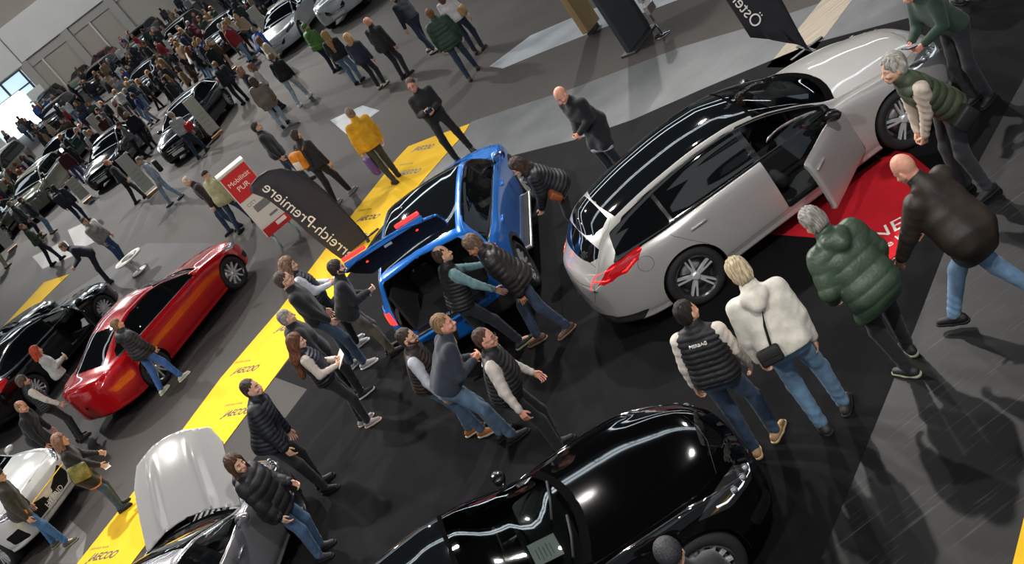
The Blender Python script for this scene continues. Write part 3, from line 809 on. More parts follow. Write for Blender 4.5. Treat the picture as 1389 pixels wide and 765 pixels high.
    if roofm: P('roof_panel', 'top', strip(wt-.05, rt-.05, .93, .0, .05), vr=(.72, 1.), seam=False, r=0)
    P('windscreen_trim', 'top', strip(cowl-.03, wt+.04, 1.00, .16, .0), vr=(.6, 1.), seam=False, r=0)
    P('windscreen', 'top', strip(cowl+.05, wt, .955, .16, .0), vr=(.6, 1.), seam=False, r=0)
    if rearglass == 'top': P('rear_windscreen', 'top', strip(rt, rb, .86, -.06, .04), vr=(.6, 1.), seam=False, r=0)
    elif rearglass: P('rear_windscreen', 'end', rearglass, sr=(L-.6, L+CAP*.9), vr=(.5, 1.), seam=False, r=.05)
    for part, proj, poly, sr, vr, seam, r in extra_cuts: P(part, proj, poly, sr, vr, seam, r)
    # arches
    for sc in (c.sF, c.sR):
        ra = c.rw*1.12
        cc = [(sc+ra*math.cos(a), max(c.zf-.0, c.rw+ra*math.sin(a))) for a in np.linspace(-.45, math.pi+.45, 26 if det == 1 else 14)]
        cc = [(x, z) for x, z in cc]; lo_ = [p for p in cc]
        x0, x1 = cc[-1][0], cc[0][0]
        q = c.invm('side', [(x, z) for x, z in cc if z > c.zf+.03], (0, L), (.08, .5))
        q = [(q[0][0], -.02)]+q+[(q[-1][0], -.02)]
        if cladding:
            rb_ = c.rw*1.30; c2 = [(sc+rb_*math.cos(a), c.rw+rb_*math.sin(a)) for a in np.linspace(-.45, math.pi+.45, 24)]
            q2 = c.invm('side', [(x, z) for x, z in c2 if z > c.zf+.03], (0, L), (.08, .5)); cuts.append(('arch_cladding', 'uv', [(q2[0][0], -.02)]+q2+[(q2[-1][0], -.02)], SR, (0, 1)))
        cuts.append(('void', 'uv', q, SR, (0, 1)))
    if cladding:
        pass
    # sills
    z1 = .112
    cuts.insert(0, ('sill', 'uv', [(c.sF+.3, -.01), (c.sR-.3, -.01), (c.sR-.3, z1+(.04 if cladding else 0)), (c.sF+.3, z1+(.04 if cladding else 0))], SR, (0, 1)))
    ns, nv = {1: (84, 44), 2: (56, 28), 3: (34, 18)}[det]
    if c.extra is not None: nv = 84
    VV, res = car_shell(c, cuts, ns, nv)
    inner = INT() if interior else None
    objs = {}
    partm = {'body': pm, 'front_door': pm, 'rear_door': pm, 'bonnet': pm, 'tailgate': pm, 'window_trim': BLK(), 'windscreen_trim': mat('matt_black_trim', (.004, .004, .0045), .9, spec=.0), 'roof_panel': roofm, 'sill': BLK(), 'arch_cladding': mat('matt_cladding', (.02, .02, .021), .6), 'seam': mat('panel_gap', (.003, .003, .003), .6)}
    for e in (lights or {}): partm[e] = lights[e]
    twosided = ('front_door', 'rear_door', 'front_window', 'rear_window', 'quarter_window', 'headlight', 'taillight', 'sill', 'window_trim', 'arch_cladding', 'air_intake', 'fuel_flap', 'side_trim')
    ren = {'rear_windscreen': 'rear_window_glass', 'seam': 'panel_gaps', 'windscreen_trim': 'windscreen_surround', 'window_trim': 'window_surround'}
    for part, faces in sorted(res.items(), key=lambda t: ('window' in t[0]) or ('windscreen' in t[0])):
        if part == 'void': continue
        glassy = part in ('front_window', 'rear_window', 'quarter_window', 'windscreen', 'rear_windscreen')
        m = (clear_glass() if (part in clear or clearall) else gm) if glassy else partm.get(part, pm)
        nm = ren.get(part, part)
        sidelist = [(1,), (-1,)] if part in twosided else [(1, -1)]
        for sdl in sidelist:
            key = part+('L' if sdl == (1,) else 'R' if sdl == (-1,) else '')
            op = dict(openings).get(key)
            if key in ('front_windowR',) and 'front_doorR' in dict(openings): op = ((0, 0, 0), None, 'front_doorR')
            if part == 'rear_windscreen' and 'tailgate' in dict(openings): op = ((0, 0, 0), None, 'tailgate')
            if part == 'window_trim' and sdl == (-1,) and 'front_doorR' in dict(openings): pass
            solid = 0.
            if op: solid = .045 if 'door' in part else .028
            if op:
                org, rot, par = op
                ob = panel(c, nm, VV, faces, m, root if not par else objs[par], sdl, 0, solid if not glassy else 0, origin=org if not par else (0, 0, 0), rot=rot, inner=inner)
                if par:
                    ob.location = -Vector(dict(openings)[par][0])
            else: ob = panel(c, nm, VV, faces, m, root, sdl, -.004 if part == 'seam' and det < 3 else 0, solid, inner=inner)
            objs[key] = ob
            if interior and not op and part in ('body', 'front_door', 'rear_door', 'roof_panel', 'roof_spoiler') and (part != 'body' or True):
                ln = panel(c, 'lining', VV, faces, INT(), ob, sdl, -.03, 0, normals=False, flip=True)
    # wheel housings
    dk = INT()
    for i, sc in enumerate((c.sF, c.sR)):
        for sd in (1, -1):
            x = L/2-sc; yo = min(hwf(sc), W/2)-.01; ra = c.rw*1.14
            V = []; F = []; n = 14
            for k in range(n+1):
                a = math.pi*k/n*1.15-.075*math.pi
                V += [(x+ra*math.cos(a), sd*(yo-.03), c.rw+ra*math.sin(a)), (x+ra*math.cos(a), sd*(yo-.36), c.rw+ra*math.sin(a))]
            for k in range(n): F.append((2*k, 2*k+1, 2*k+3, 2*k+2))
            F.append(tuple(2*k+1 for k in range(n+1)))
            if det < 3: mk('wheel_housing', V, F, dk, root)
            wheel(root, x, yo-.125, c.rw, .235 if det < 3 else .22, sd, wheels, det)
    if det < 3:
        for sd in (1, -1):
            if not any(k == 'front_doorR' for k, _ in openings) or sd > 0:
                mirror_part(root, L/2-winA-.12, hwf(winA)*.93, bl(winA)+.03, sd, BLK() if roofm else pm, det)
            else:
                hg = dict(openings)['front_doorR'][0]; yy = hwf(winA)*.93; mo = mirror_part(objs['front_doorR'], L/2-winA-.20-hg[0], yy+hg[1], bl(winA)+.05-hg[2], sd, BLK(), 3)
            if handles:
                for s_ in (B-.16, c.sR-.32):
                    key = 'front_door' if s_ < B else 'rear_door'; key += 'L' if sd > 0 else 'R'
                    q = c.inv('side', s_, bl(s_)-.13, (0, L), (.3, .52)); p = c.S(np.array(q[0]), np.array(q[1]), sd)
                    b = bmesh.new(); box(b, (0, 0, 0), (.20, .028, .028), bev=.010)
                    ho = bmobj('door_handle', b, pm, objs[key], True); ho.location = Vector(p)+Vector((0, sd*.012, 0))-objs[key].location
    # number plate carriers, grille
    root['_o'] = 0
    return root, objs
def body_style(kind):
    if kind == 'wagon':
        return CarShape(4.72, 1.86, top=[(0, .70), (.12, .80), (.5, .90), (1.0, .975), (1.38, 1.03), (1.75, 1.22), (2.15, 1.385), (2.5, 1.455), (2.9, 1.475), (3.4, 1.455), (3.9, 1.395), (4.22, 1.32), (4.45, 1.14), (4.60, .99), (4.70, .90), (4.72, .86)],
            belt=[(0, .62), (.3, .74), (.8, .86), (1.4, .93), (2.3, .955), (3.3, .98), (4.0, 1.0), (4.4, .96), (4.72, .80)],
            hw=[(0, .72), (.06, .80), (.25, .91), (.6, .975), (1.2, .985), (2.4, .99), (3.6, 1.0), (4.1, .97), (4.45, .90), (4.66, .80), (4.72, .74)],
            yr=[(0, .60), (.5, .72), (1.0, .80), (1.38, .80), (1.8, .73), (2.3, .665), (3.0, .645), (3.8, .62), (4.25, .60), (4.5, .66), (4.72, .62)],
            crown=[(0, .05), (.5, .06), (1.38, .045), (1.8, .06), (2.4, .075), (3.8, .075), (4.3, .07), (4.72, .05)], sF=.86, sR=3.65, rw=.345, bowF=.34, bowR=.34, zf=.20, flare=.028, zmF=.45, zmR=.58)
    if kind == 'coupe':   # four door fastback saloon
        return CarShape(4.72, 1.86, top=[(0, .68), (.12, .78), (.5, .88), (1.0, .955), (1.42, 1.02), (1.8, 1.20), (2.2, 1.37), (2.55, 1.43), (2.9, 1.435), (3.3, 1.38), (3.7, 1.26), (4.1, 1.11), (4.35, 1.045), (4.62, 1.02), (4.70, .97), (4.72, .92)],
            belt=[(0, .60), (.3, .72), (.8, .84), (1.4, .92), (2.3, .945), (3.3, .965), (4.0, .99), (4.4, .97), (4.72, .82)],
            hw=[(0, .72), (.06, .80), (.25, .91), (.6, .975), (1.2, .985), (2.4, .99), (3.6, 1.0), (4.1, .97), (4.45, .90), (4.66, .82), (4.72, .76)],
            yr=[(0, .60), (.5, .72), (1.0, .80), (1.42, .80), (1.8, .73), (2.3, .655), (3.0, .62), (3.8, .60), (4.2, .66), (4.5, .68), (4.72, .64)],
            crown=[(0, .05), (.5, .06), (1.38, .045), (1.8, .06), (2.4, .07), (3.6, .07), (4.2, .05), (4.72, .04)], sF=.86, sR=3.65, rw=.345, bowF=.34, bowR=.26, zf=.19, flare=.028, zmF=.45, zmR=.58)
    if kind == 'limo':
        return CarShape(4.95, 1.92, top=[(0, .74), (.12, .85), (.5, .95), (1.0, 1.01), (1.55, 1.07), (1.95, 1.24), (2.35, 1.41), (2.7, 1.47), (3.1, 1.475), (3.5, 1.42), (3.9, 1.29), (4.25, 1.15), (4.45, 1.10), (4.8, 1.08), (4.92, 1.0), (4.95, .95)],
            belt=[(0, .68), (.3, .82), (.8, .93), (1.5, .985), (2.4, 1.0), (3.4, 1.01), (4.2, 1.03), (4.6, 1.01), (4.95, .86)],
            hw=[(0, .70), (.06, .78), (.25, .90), (.6, .97), (1.2, .985), (2.4, .99), (3.8, 1.0), (4.3, .97), (4.7, .90), (4.95, .78)],
            yr=[(0, .60), (.5, .74), (1.0, .80), (1.55, .80), (1.9, .74), (2.4, .67), (3.2, .64), (4.0, .63), (4.4, .68), (4.95, .66)],
            crown=[(0, .05), (.5, .055), (1.5, .045), (1.9, .06), (2.5, .07), (3.8, .07), (4.4, .05), (4.95, .04)], sF=.88, sR=3.84, rw=.36, bowF=.36, bowR=.24, zf=.20, flare=.024, zmF=.48, zmR=.62)
    if kind == 'suv':
        return CarShape(4.60, 1.88, top=[(0, .86), (.10, .96), (.45, 1.05), (.9, 1.10), (1.25, 1.15), (1.6, 1.36), (1.95, 1.55), (2.3, 1.63), (2.8, 1.645), (3.4, 1.62), (4.0, 1.57), (4.25, 1.52), (4.42, 1.30), (4.52, 1.14), (4.58, 1.06), (4.60, 1.0)],
            belt=[(0, .76), (.3, .92), (.8, 1.01), (1.3, 1.05), (2.3, 1.08), (3.3, 1.10), (4.0, 1.13), (4.35, 1.10), (4.6, .92)],
            hw=[(0, .78), (.05, .84), (.2, .93), (.5, .98), (1.2, .99), (2.4, .99), (3.6, 1.0), (4.1, .98), (4.4, .93), (4.56, .86), (4.60, .82)],
            yr=[(0, .66), (.5, .76), (1.0, .81), (1.25, .81), (1.6, .76), (2.1, .71), (3.0, .70), (4.0, .68), (4.3, .68), (4.6, .68)],
            crown=[(0, .05), (.5, .05), (1.25, .045), (1.6, .05), (2.2, .065), (4.2, .065), (4.6, .05)], sF=.86, sR=3.64, rw=.365, bowF=.22, bowR=.16, zf=.25, flare=.022, zmF=.6, zmR=.68)
    if kind == 'van':
        return CarShape(5.1, 1.95, top=[(0, .95), (.10, 1.05), (.45, 1.14), (.85, 1.22), (1.3, 1.52), (1.75, 1.80), (2.2, 1.89), (2.8, 1.90), (4.0, 1.88), (4.8, 1.84), (4.95, 1.78), (5.05, 1.5), (5.1, 1.3)],
            belt=[(0, .82), (.3, .98), (.8, 1.08), (1.3, 1.12), (2.3, 1.14), (4.5, 1.14), (4.9, 1.12), (5.1, 1.0)],
            hw=[(0, .80), (.05, .86), (.2, .94), (.5, .98), (1.2, 1.0), (4.6, 1.0), (4.9, .97), (5.1, .92)],
            yr=[(0, .66), (.5, .76), (.85, .82), (1.3, .80), (2.0, .78), (4.0, .77), (5.1, .76)],
            crown=[(0, .05), (.8, .05), (1.6, .06), (2.2, .07), (5.1, .06)], sF=.92, sR=4.05, rw=.36, bowF=.2, bowR=.08, zf=.25, flare=.01, zmF=.65, zmR=.9)

def lamps(root, c, pts, rear=False, m=None, r=.034, nm='lamp_lens'):
    """small round lenses and light strips set into the lamp housing; pts are (y, z)"""
    for sd in (1, -1):
        V = []
        for (y, z) in pts:
            q = c.inv('end', y, z, (-.1, 1.) if not rear else (c.L-.75, c.L+.32), (.25, .8)); p = c.S(np.array(q[0]), np.array(q[1]), sd); V.append(Vector(p))
        if nm == 'lamp_lens':
            b = bmesh.new()
            for p in V: bmesh.ops.create_uvsphere(b, u_segments=14, v_segments=8, radius=r, matrix=Matrix.Translation(p+Vector((-.012 if not rear else .012, 0, 0))))
            bmobj(nm, b, m, root, True)
        else: v, f = tube(V, r, 6); mk(nm, v, f, m, root)
# ================================================================ the hall
random.seed(11); rnd_ = random.Random(5)
def ground_poly(name, pts, m, z=.004, kind='structure', label=None, cat_=None, th=0.):
    q = [G(*p, 0) for p in pts]; n = len(q)
    V = [(p.x, p.y, z) for p in q]; F = [tuple(range(n))]
    if th:
        V += [(p.x, p.y, z-th) for p in q]; F += [(i, i+n, (i+1) % n+n, (i+1) % n) for i in range(n)]
    o = mk(name, V, F, m, smooth=False)
    if sum(V[i-1][0]*V[i][1]-V[i][0]*V[i-1][1] for i in range(n)) < 0: o.data.flip_normals()
    if kind: o['kind'] = kind
    if label: tag(o, label, cat_)
    return o
def floor_mat(name, c1, c2, rough=(.45, .75), scr=0., sc=.35):
    m = bpy.data.materials.new(name); m.use_nodes = True; nt = m.node_tree; b = nt.nodes['Principled BSDF']; N = nt.nodes.new; Lk = nt.links.new
    tc = N('ShaderNodeTexCoord'); n = N('ShaderNodeTexNoise'); n.inputs['Scale'].default_value = sc; n.inputs['Detail'].default_value = 8; n.inputs['Roughness'].default_value = .65
    Lk(tc.outputs['Object'], n.inputs['Vector'])
    r = N('ShaderNodeValToRGB'); r.color_ramp.elements[0].position = .35; r.color_ramp.elements[1].position = .68; r.color_ramp.elements[0].color = (*c1, 1); r.color_ramp.elements[1].color = (*c2, 1)
    Lk(n.outputs['Fac'], r.inputs['Fac']); col = r.outputs['Color']
    mr = N('ShaderNodeMapRange'); mr.inputs['To Min'].default_value = rough[0]; mr.inputs['To Max'].default_value = rough[1]; Lk(n.outputs['Fac'], mr.inputs['Value']); Lk(mr.outputs[0], b.inputs['Roughness'])
    if scr:
        for rot, s in ((.6, (1.2, 40, 1)), (-.9, (1.5, 55, 1)), (.15, (.8, 30, 1))):
            mp = N('ShaderNodeMapping'); mp.inputs['Scale'].default_value = s; mp.inputs['Rotation'].default_value = (0, 0, rot); Lk(tc.outputs['Object'], mp.inputs['Vector'])
            k = N('ShaderNodeTexNoise'); k.inputs['Scale'].default_value = 1; k.inputs['Detail'].default_value = 3; Lk(mp.outputs[0], k.inputs['Vector'])
            g = N('ShaderNodeValToRGB'); g.color_ramp.elements[0].position = .64; g.color_ramp.elements[1].position = .74; g.color_ramp.elements[0].color = (0, 0, 0, 1); g.color_ramp.elements[1].color = (scr, scr, scr, 1); Lk(k.outputs['Fac'], g.inputs['Fac'])
            ad = N('ShaderNodeMix'); ad.data_type = 'RGBA'; ad.blend_type = 'ADD'; ad.inputs[0].default_value = 1.; Lk(col, ad.inputs[6]); Lk(g.outputs['Color'], ad.inputs[7]); col = ad.outputs[2]
    b.inputs['Specular IOR Level'].default_value = .25; Lk(col, b.inputs['Base Color']); return m
def carpet_mat(name, c, k=.25):
    m = mat(name, c, .95, spec=.15, noise=k, nscale=3., bump=.0); nt = m.node_tree; b = nt.nodes['Principled BSDF']
    n = nt.nodes.new('ShaderNodeTexNoise'); n.inputs['Scale'].default_value = 160; tc = nt.nodes.new('ShaderNodeTexCoord'); nt.links.new(tc.outputs['Object'], n.inputs['Vector'])
    bp = nt.nodes.new('ShaderNodeBump'); bp.inputs['Strength'].default_value = .6; bp.inputs['Distance'].default_value = .01; nt.links.new(n.outputs['Fac'], bp.inputs['Height']); nt.links.new(bp.outputs['Normal'], b.inputs['Normal']); return m
fl = mk('floor', [(-75, -14, 0), (60, -14, 0), (60, 96, 0), (-75, 96, 0)], [(0, 1, 2, 3)], floor_mat('hall_floor', rgb('33302e'), rgb('413d39'), (.7, .9), .004), smooth=False); fl['kind'] = 'structure'
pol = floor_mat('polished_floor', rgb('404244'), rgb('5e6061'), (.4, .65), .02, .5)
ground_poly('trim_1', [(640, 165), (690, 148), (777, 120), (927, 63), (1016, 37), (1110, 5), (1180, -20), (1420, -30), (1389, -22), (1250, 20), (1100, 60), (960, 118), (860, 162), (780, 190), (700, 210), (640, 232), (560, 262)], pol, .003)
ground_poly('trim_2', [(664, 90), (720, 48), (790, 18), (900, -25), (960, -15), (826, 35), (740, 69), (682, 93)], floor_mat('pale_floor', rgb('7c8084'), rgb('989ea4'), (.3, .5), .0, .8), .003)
ground_poly('trim_3', [(448, 163), (492, 143), (515, 150), (470, 182)], floor_mat('pale_floor_b', rgb('70767a'), rgb('888e94'), (.4, .6), .0, 2.), .003)  # window reflection painted onto the floor as a paler bluish patch
for i, q in enumerate((((92, 312), (128, 296), (150, 318), (104, 340)), ((44, 348), (88, 326), (104, 345), (58, 365)), ((196, 648), (240, 600), (270, 612), (205, 690)), ((60, 765), (95, 705), (118, 725), (110, 765)))):
    ground_poly('trim_%d' % (4+i), q, floor_mat('worn_floor_%d' % i, rgb('5c5956'), rgb('6a6764'), (.5, .7), .01, 1.), .003)  # slightly lighter grey patches of the hall floor
ground_poly('trim_8', [(1125, -12), (1165, -12), (1088, 92), (1040, 92)], mat('ribbed_mat', rgb('8d8374'), .8, noise=.3, nscale=4, stretch=(.3, 14, 1)), .006)
dark = carpet_mat('dark_carpet', rgb('100f11'))
ground_poly('trim_9', [(640, 232), (700, 210), (780, 190), (860, 162), (960, 118), (1100, 60), (1250, 20), (1389, -22), (1480, -50), (1395, 95), (1330, 215), (1243, 440), (1105, 780), (1060, 900), (330, 800), (300, 700), (344, 624), (417, 528), (374, 512), (416, 457), (440, 415), (500, 335), (560, 262)], dark, .006)
ground_poly('trim_10', [(1480, -50), (1395, 95), (1330, 215), (1243, 440), (1105, 780), (1060, 900), (1700, 900), (1700, -50)], floor_mat('scratched_black_floor', rgb('0a0a0b'), rgb('131314'), (.45, .65), .035, .7), .004)
ground_poly('trim_11', [(0, 470), (60, 420), (200, 330), (330, 330), (348, 352), (300, 430), (240, 500), (170, 580), (60, 690), (0, 765), (-200, 900), (-300, 500)], floor_mat('brown_black_floor', rgb('1f1d1e'), rgb('2f2b2c'), (.6, .8), .012, .6), .003)
yel = mat('yellow_carpet', rgb('dcb02a'), .9, spec=.1, noise=.04, nscale=2)
ycl = [(105, 765), (243, 590), (300, 513), (380, 420), (439, 342), (476, 294), (523, 235), (539, 215), (554, 199), (590, 185), (638, 168), (628, 184), (610, 204), (570, 250), (515, 312), (474, 372), (414, 456), (372, 513), (300, 609), (190, 750), (130, 830), (55, 830)]
yc = ground_poly('yellow_carpet_runner', ycl, yel, .010, None, 'long yellow carpet runner with black lettering crossing the hall floor', 'carpet runner', th=.004)
yc2 = ground_poly('yellow_carpet_runner', [(28, 418), (60, 383), (94, 372), (56, 409), (-10, 480), (-40, 490)], yel, .008, None, 'short yellow carpet runner behind the black cars on the left', 'carpet runner', th=.004)
yc3 = ground_poly('yellow_carpet_runner', [(1372, 775), (1389, 706), (1420, 600), (1500, 700), (1420, 850)], yel, .010, None, 'corner of a yellow carpet at the bottom right edge of the photo', 'carpet runner', th=.004)
red = carpet_mat('red_carpet', rgb('c8202c'), .1)
rc = ground_poly('red_carpet', [(1040, 318), (1185, 222), (1215, 205), (1236, 210), (1308, 268), (1205, 356), (1130, 325)], red, .012, None, 'bright red carpet with white lettering beside the silver estate', 'carpet', th=.005)
wt = mat('white_print', rgb('f2ece6'), .7); bk = mat('black_print', (.012, .012, .012), .6)
for q_, z_h in ((ycl, .012), ([(28, 418), (60, 383), (94, 372), (56, 409), (-10, 480), (-40, 490)], .010), ([(1040, 318), (1185, 222), (1215, 205), (1236, 210), (1308, 268), (1205, 356), (1130, 325)], .014)): CARPETS.append(([tuple(G(*p)[:2]) for p in q_], z_h))
def text(name, s, size, M, m, parent=None, ext=.0006, shear=0., sx=1., bold=0.):
    c = bpy.data.curves.new(name, 'FONT'); c.body = s; c.size = size; c.extrude = ext; c.offset = bold; c.align_x = 'CENTER'; c.align_y = 'CENTER'; c.shear = shear
    t = bpy.data.objects.new('_t', c); C.objects.link(t); dg = bpy.context.evaluated_depsgraph_get(); me = bpy.data.meshes.new_from_object(t.evaluated_get(dg)); C.objects.unlink(t); bpy.data.objects.remove(t)
    me.transform(Matrix.Diagonal((sx, 1, 1, 1))); me.name = name; me.materials.clear(); me.materials.append(m)
    o = bpy.data.objects.new(name, me); C.objects.link(o); o.matrix_world = M
    if parent is not None:
        o.parent = parent; bpy.context.view_layer.update(); o.matrix_parent_inverse = parent.matrix_world.inverted(); o.matrix_world = M
    return o
def flat_text(s, size, p0, p1, m, parent, z, shear=0., name='lettering'):
    a, b = G(*p0), G(*p1); an = math.atan2((b-a).y, (b-a).x); c = (a+b)/2
    return text(name, s, size, Matrix.Translation((c.x, c.y, z)) @ Matrix.Rotation(an, 4, 'Z'), m, parent, shear=shear, bold=size*.03 if size < .25 and m is bk else 0.)
for p in ((140, 755), (334, 502), (322, 560), (575, 201), (556, 234), (500, 296), (392, 445), (232, 640)):
    g = G(*p); s_ = .20
    flat_text('JAECOO', s_, (p[0]-20, p[1]+3), (p[0]+20, p[1]-3), bk, yc, .0112, .35)
    flat_text('J A E C O O  T O U R', s_*.28, (p[0]-24, p[1]-8), (p[0]+16, p[1]-14), bk, yc, .0112)
flat_text('NE', .30, (1188, 322), (1219, 306), wt, rc, .0135); flat_text('eine K', .15, (1188, 345), (1222, 322), wt, rc, .0135)
# ---- back wall, seen far off; points traced in the plane of the wall
YW = 96.
def PY(px, py, Y=YW):
    d = _F+_R*(px-694.5)/FPX-_U*(py-382.5)/FPX; t = Y/d[1]; return Vector((t*d[0], Y, CAMH+t*d[2]))
wm = mat('wall_panel_white', rgb('dad6d0'), .8, noise=.05, nscale=.3); wg = mat('wall_render_grey', rgb('a39a8e'), .85, noise=.06, nscale=.2)
bm = bmesh.new(); box(bm, (-8, YW+1.0, 7.), (134, .6, 14)); w_ = bmobj('wall_back', bm, wg); w_['kind'] = 'structure'
def wallbox(name, q, y0, y1, m, kind='structure', parent=None):
    P = [PY(*p, Y=y0) for p in q]; n = len(P); V = [(p.x, y0, p.z) for p in P]+[(p.x, y1, p.z) for p in P]
    o = mk(name, V, [tuple(range(n))[::-1], tuple(range(n, 2*n))]+[(i, (i+1) % n, (i+1) % n+n, i+n) for i in range(n)], m, parent, smooth=False)
    bm = bmesh.new(); bm.from_mesh(o.data); bmesh.ops.recalc_face_normals(bm, faces=bm.faces); bm.to_mesh(o.data); bm.free()
    if kind: o['kind'] = kind
    return o
z_ = lambda px, py: PY(px, py).z
def wbx(name, x0, x1, z0, z1, y0, y1, m, kind='structure'):
    bm = bmesh.new(); box(bm, ((x0+x1)/2, (y0+y1)/2, (z0+z1)/2), (abs(x1-x0), abs(y1-y0), abs(z1-z0))); o = bmobj(name, bm, m); o['kind'] = kind; return o
zt_, zb_ = z_(28, 20), z_(83, 42)
def sbox(name, x0, x1, y0, y1, z0, z1, m, kind='structure', bev=0.):
    bm = bmesh.new(); box(bm, ((x0+x1)/2, (y0+y1)/2, (z0+z1)/2), (abs(x1-x0), abs(y1-y0), abs(z1-z0)), bev=bev); o = bmobj(name, bm, m)
    if kind: o['kind'] = kind
    return o
Yf = YW+.7
sbox('trim_12', -19.2, 40, Yf-.35, Yf, 4.15, 6.95, wm); sbox('trim_13', -60, -19.3, Yf-.35, Yf, 4.0, 6.95, wm)
beam = mat('painted_steel', rgb('a29c94'), .6)
for i, x in enumerate((-19.2, -15.3, -11.2, -7.2, -3.0, 1.2, 5.4)): sbox('trim_%d' % (14+i), x-.32, x+.32, Yf-.30, Yf, 0, 4.15, beam)
for i, x in enumerate((-17.2, -13.2, -9.2, -5.1, -.9, 3.3)): sbox('trim_%d' % (22+i), x-1.7, x+1.7, Yf-.12, Yf, 3.45, 4.15, beam)
for i, x in enumerate((-17.9, -13.4)): sbox('trim_%d' % (30+i), x-.07, x+.07, Yf-.22, Yf-.10, 0, 3.5, mat('rail_light', rgb('c9c4bc'), .5))
day = mat('daylight', (0, 0, 0), 1., emit=(.82, .92, 1.), estr=4.)
wn = sbox('window_1', -30, -19.7, Yf-.10, Yf-.04, .2, 3.9, mat('window_glazing', rgb('9fb7c4'), .1, emit=(.5, .68, .82), estr=.8))
for x in (-29, -27.2, -25.4, -23.6, -21.6, -19.8): o = sbox('frame', x-.08, x+.08, Yf-.22, Yf-.1, .2, 3.9, mat('window_frame_dark', rgb('3c4246'), .5), None); o.parent = wn
for z in (.25, 1.5, 2.7, 3.85): o = sbox('frame', -30, -19.7, Yf-.2, Yf-.1, z-.06, z+.06, MATS['window_frame_dark'], None); o.parent = wn
sbox('window_2', -23.9, -20.9, Yf-.40, Yf-.24, .0, 2.7, day)
sbox('trim_33', -20.6, -19.3, Yf-.5, Yf-.25, 0, 2.2, wm); sbox('trim_34', -29, -24.3, Yf-.5, Yf-.25, 0, 1.35, wm)
# ---- ceiling with rooflight bands, trusses and lamps (all above the frame), some added as fill
cm = mat('ceiling_dark', rgb('3a3c3e'), .9)
sbox('ceiling', -75, 60, -14, 98, 14.2, 14.5, cm)
sky = mat('rooflight', (0, 0, 0), 1., emit=(.80, .92, 1.0), estr=4.2)
i = 40
for k, (y, hw_) in enumerate(((-9, 3.0), (5, 2.0), (33, .6), (60, 1.), (84, 1.2))): sbox('window_%d' % (3+k), -40, 34, y-hw_, y+hw_, 14.0, 14.19, sky if k > 1 else mat('rooflight_dim', (0, 0, 0), 1., emit=(.9, .93, .95), estr=.8))  # the two dim bands near the camera are added to brighten upright sides
tr = mat('truss_grey', rgb('6a6c6e'), .5, metal=.4)
def truss(y, x0, x1, z, step=1.8):
    pr = [(*tube([(x0, y, z), (x1, y, z)], .07, 6),), (*tube([(x0, y, z-1.1), (x1, y, z-1.1)], .07, 6),)]; x = x0; k = 0
    while x < x1-.1: pr.append((*tube([(x, y, z if k % 2 else z-1.1), (min(x+step/2, x1), y, z-1.1 if k % 2 else z)], .04, 5),)); x += step/2; k += 1
    v, f, _ = join(pr); o = mk('trim_%d' % y, v, f, tr, smooth=False); o['kind'] = 'structure'; o.name = 'trim_%d' % (60+int(y)); return o
for y in (20, 32.6, 48): truss(y, -30, 30, 13.9)
lampm = mat('lamp_glow', (0, 0, 0), 1., emit=(1., .93, .84), estr=30.)
def lamp(x, y, tgt, en, col=(1., .965, .92), size=.18, ang=75):
    bm = bmesh.new(); cyl(bm, (0, 0, 0), (0, 0, .34), .17, .13, 20); cyl(bm, (0, 0, .34), (0, 0, .9), .02, n=8); o = bmobj('spotlight', bm, mat('lamp_housing', (.03, .03, .03), .4), None, False)
    o.location = (x, y, 12.3); d = bmesh.new(); bmesh.ops.create_circle(d, cap_ends=True, segments=24, radius=.15, matrix=Matrix.Translation((0, 0, -.005))); bmobj('lamp_lens', d, lampm, o)
    tag(o, 'ceiling spotlight over the hall at %d metres across and %d metres deep' % (x, y), 'lamp', 'ceiling spotlights')
    l = bpy.data.lights.new('spot', 'SPOT'); l.energy = en; l.color = col; l.shadow_soft_size = size; l.spot_size = R(ang); l.spot_blend = .7
    q = bpy.data.objects.new('spot', l); C.objects.link(q); q.location = (x, y, 12.15); dv = Vector(tgt)-q.location; q.rotation_euler = dv.to_track_quat('-Z', 'Y').to_euler()
for x, y, t, e in ((-6.5, 22.5, (-2.5, 13, 0), 6500), (5.5, 21.5, (2.6, 9.5, 0), 5200), (0, 24.5, (1.5, 14, 0), 2600), (-13, 34, (-8, 25, 0), 5000), (-3, 44, (-4, 34, 0), 7000), (-16, 60, (-10, 50, 0), 12000), (-4, 66, (-4, 56, 0), 12000), (-18, 84, (-14, 72, 0), 12000), (9, 32, (3, 24, 0), 3500), (-5, 2, (-2, 13, 0), 1900), (4, 1, (2, 11, 0), 2600), (-14, 14, (-9, 20, 0), 2600), (-18, 80, (-16, 96, 5), 2400)): lamp(x, y, t, e)  # lamps near the camera and the one facing the wall are added fill
w = bpy.data.worlds.new('world'); bpy.context.scene.world = w; w.use_nodes = True; w.node_tree.nodes['Background'].inputs[0].default_value = (.62, .72, .85, 1); w.node_tree.nodes['Background'].inputs[1].default_value = .28
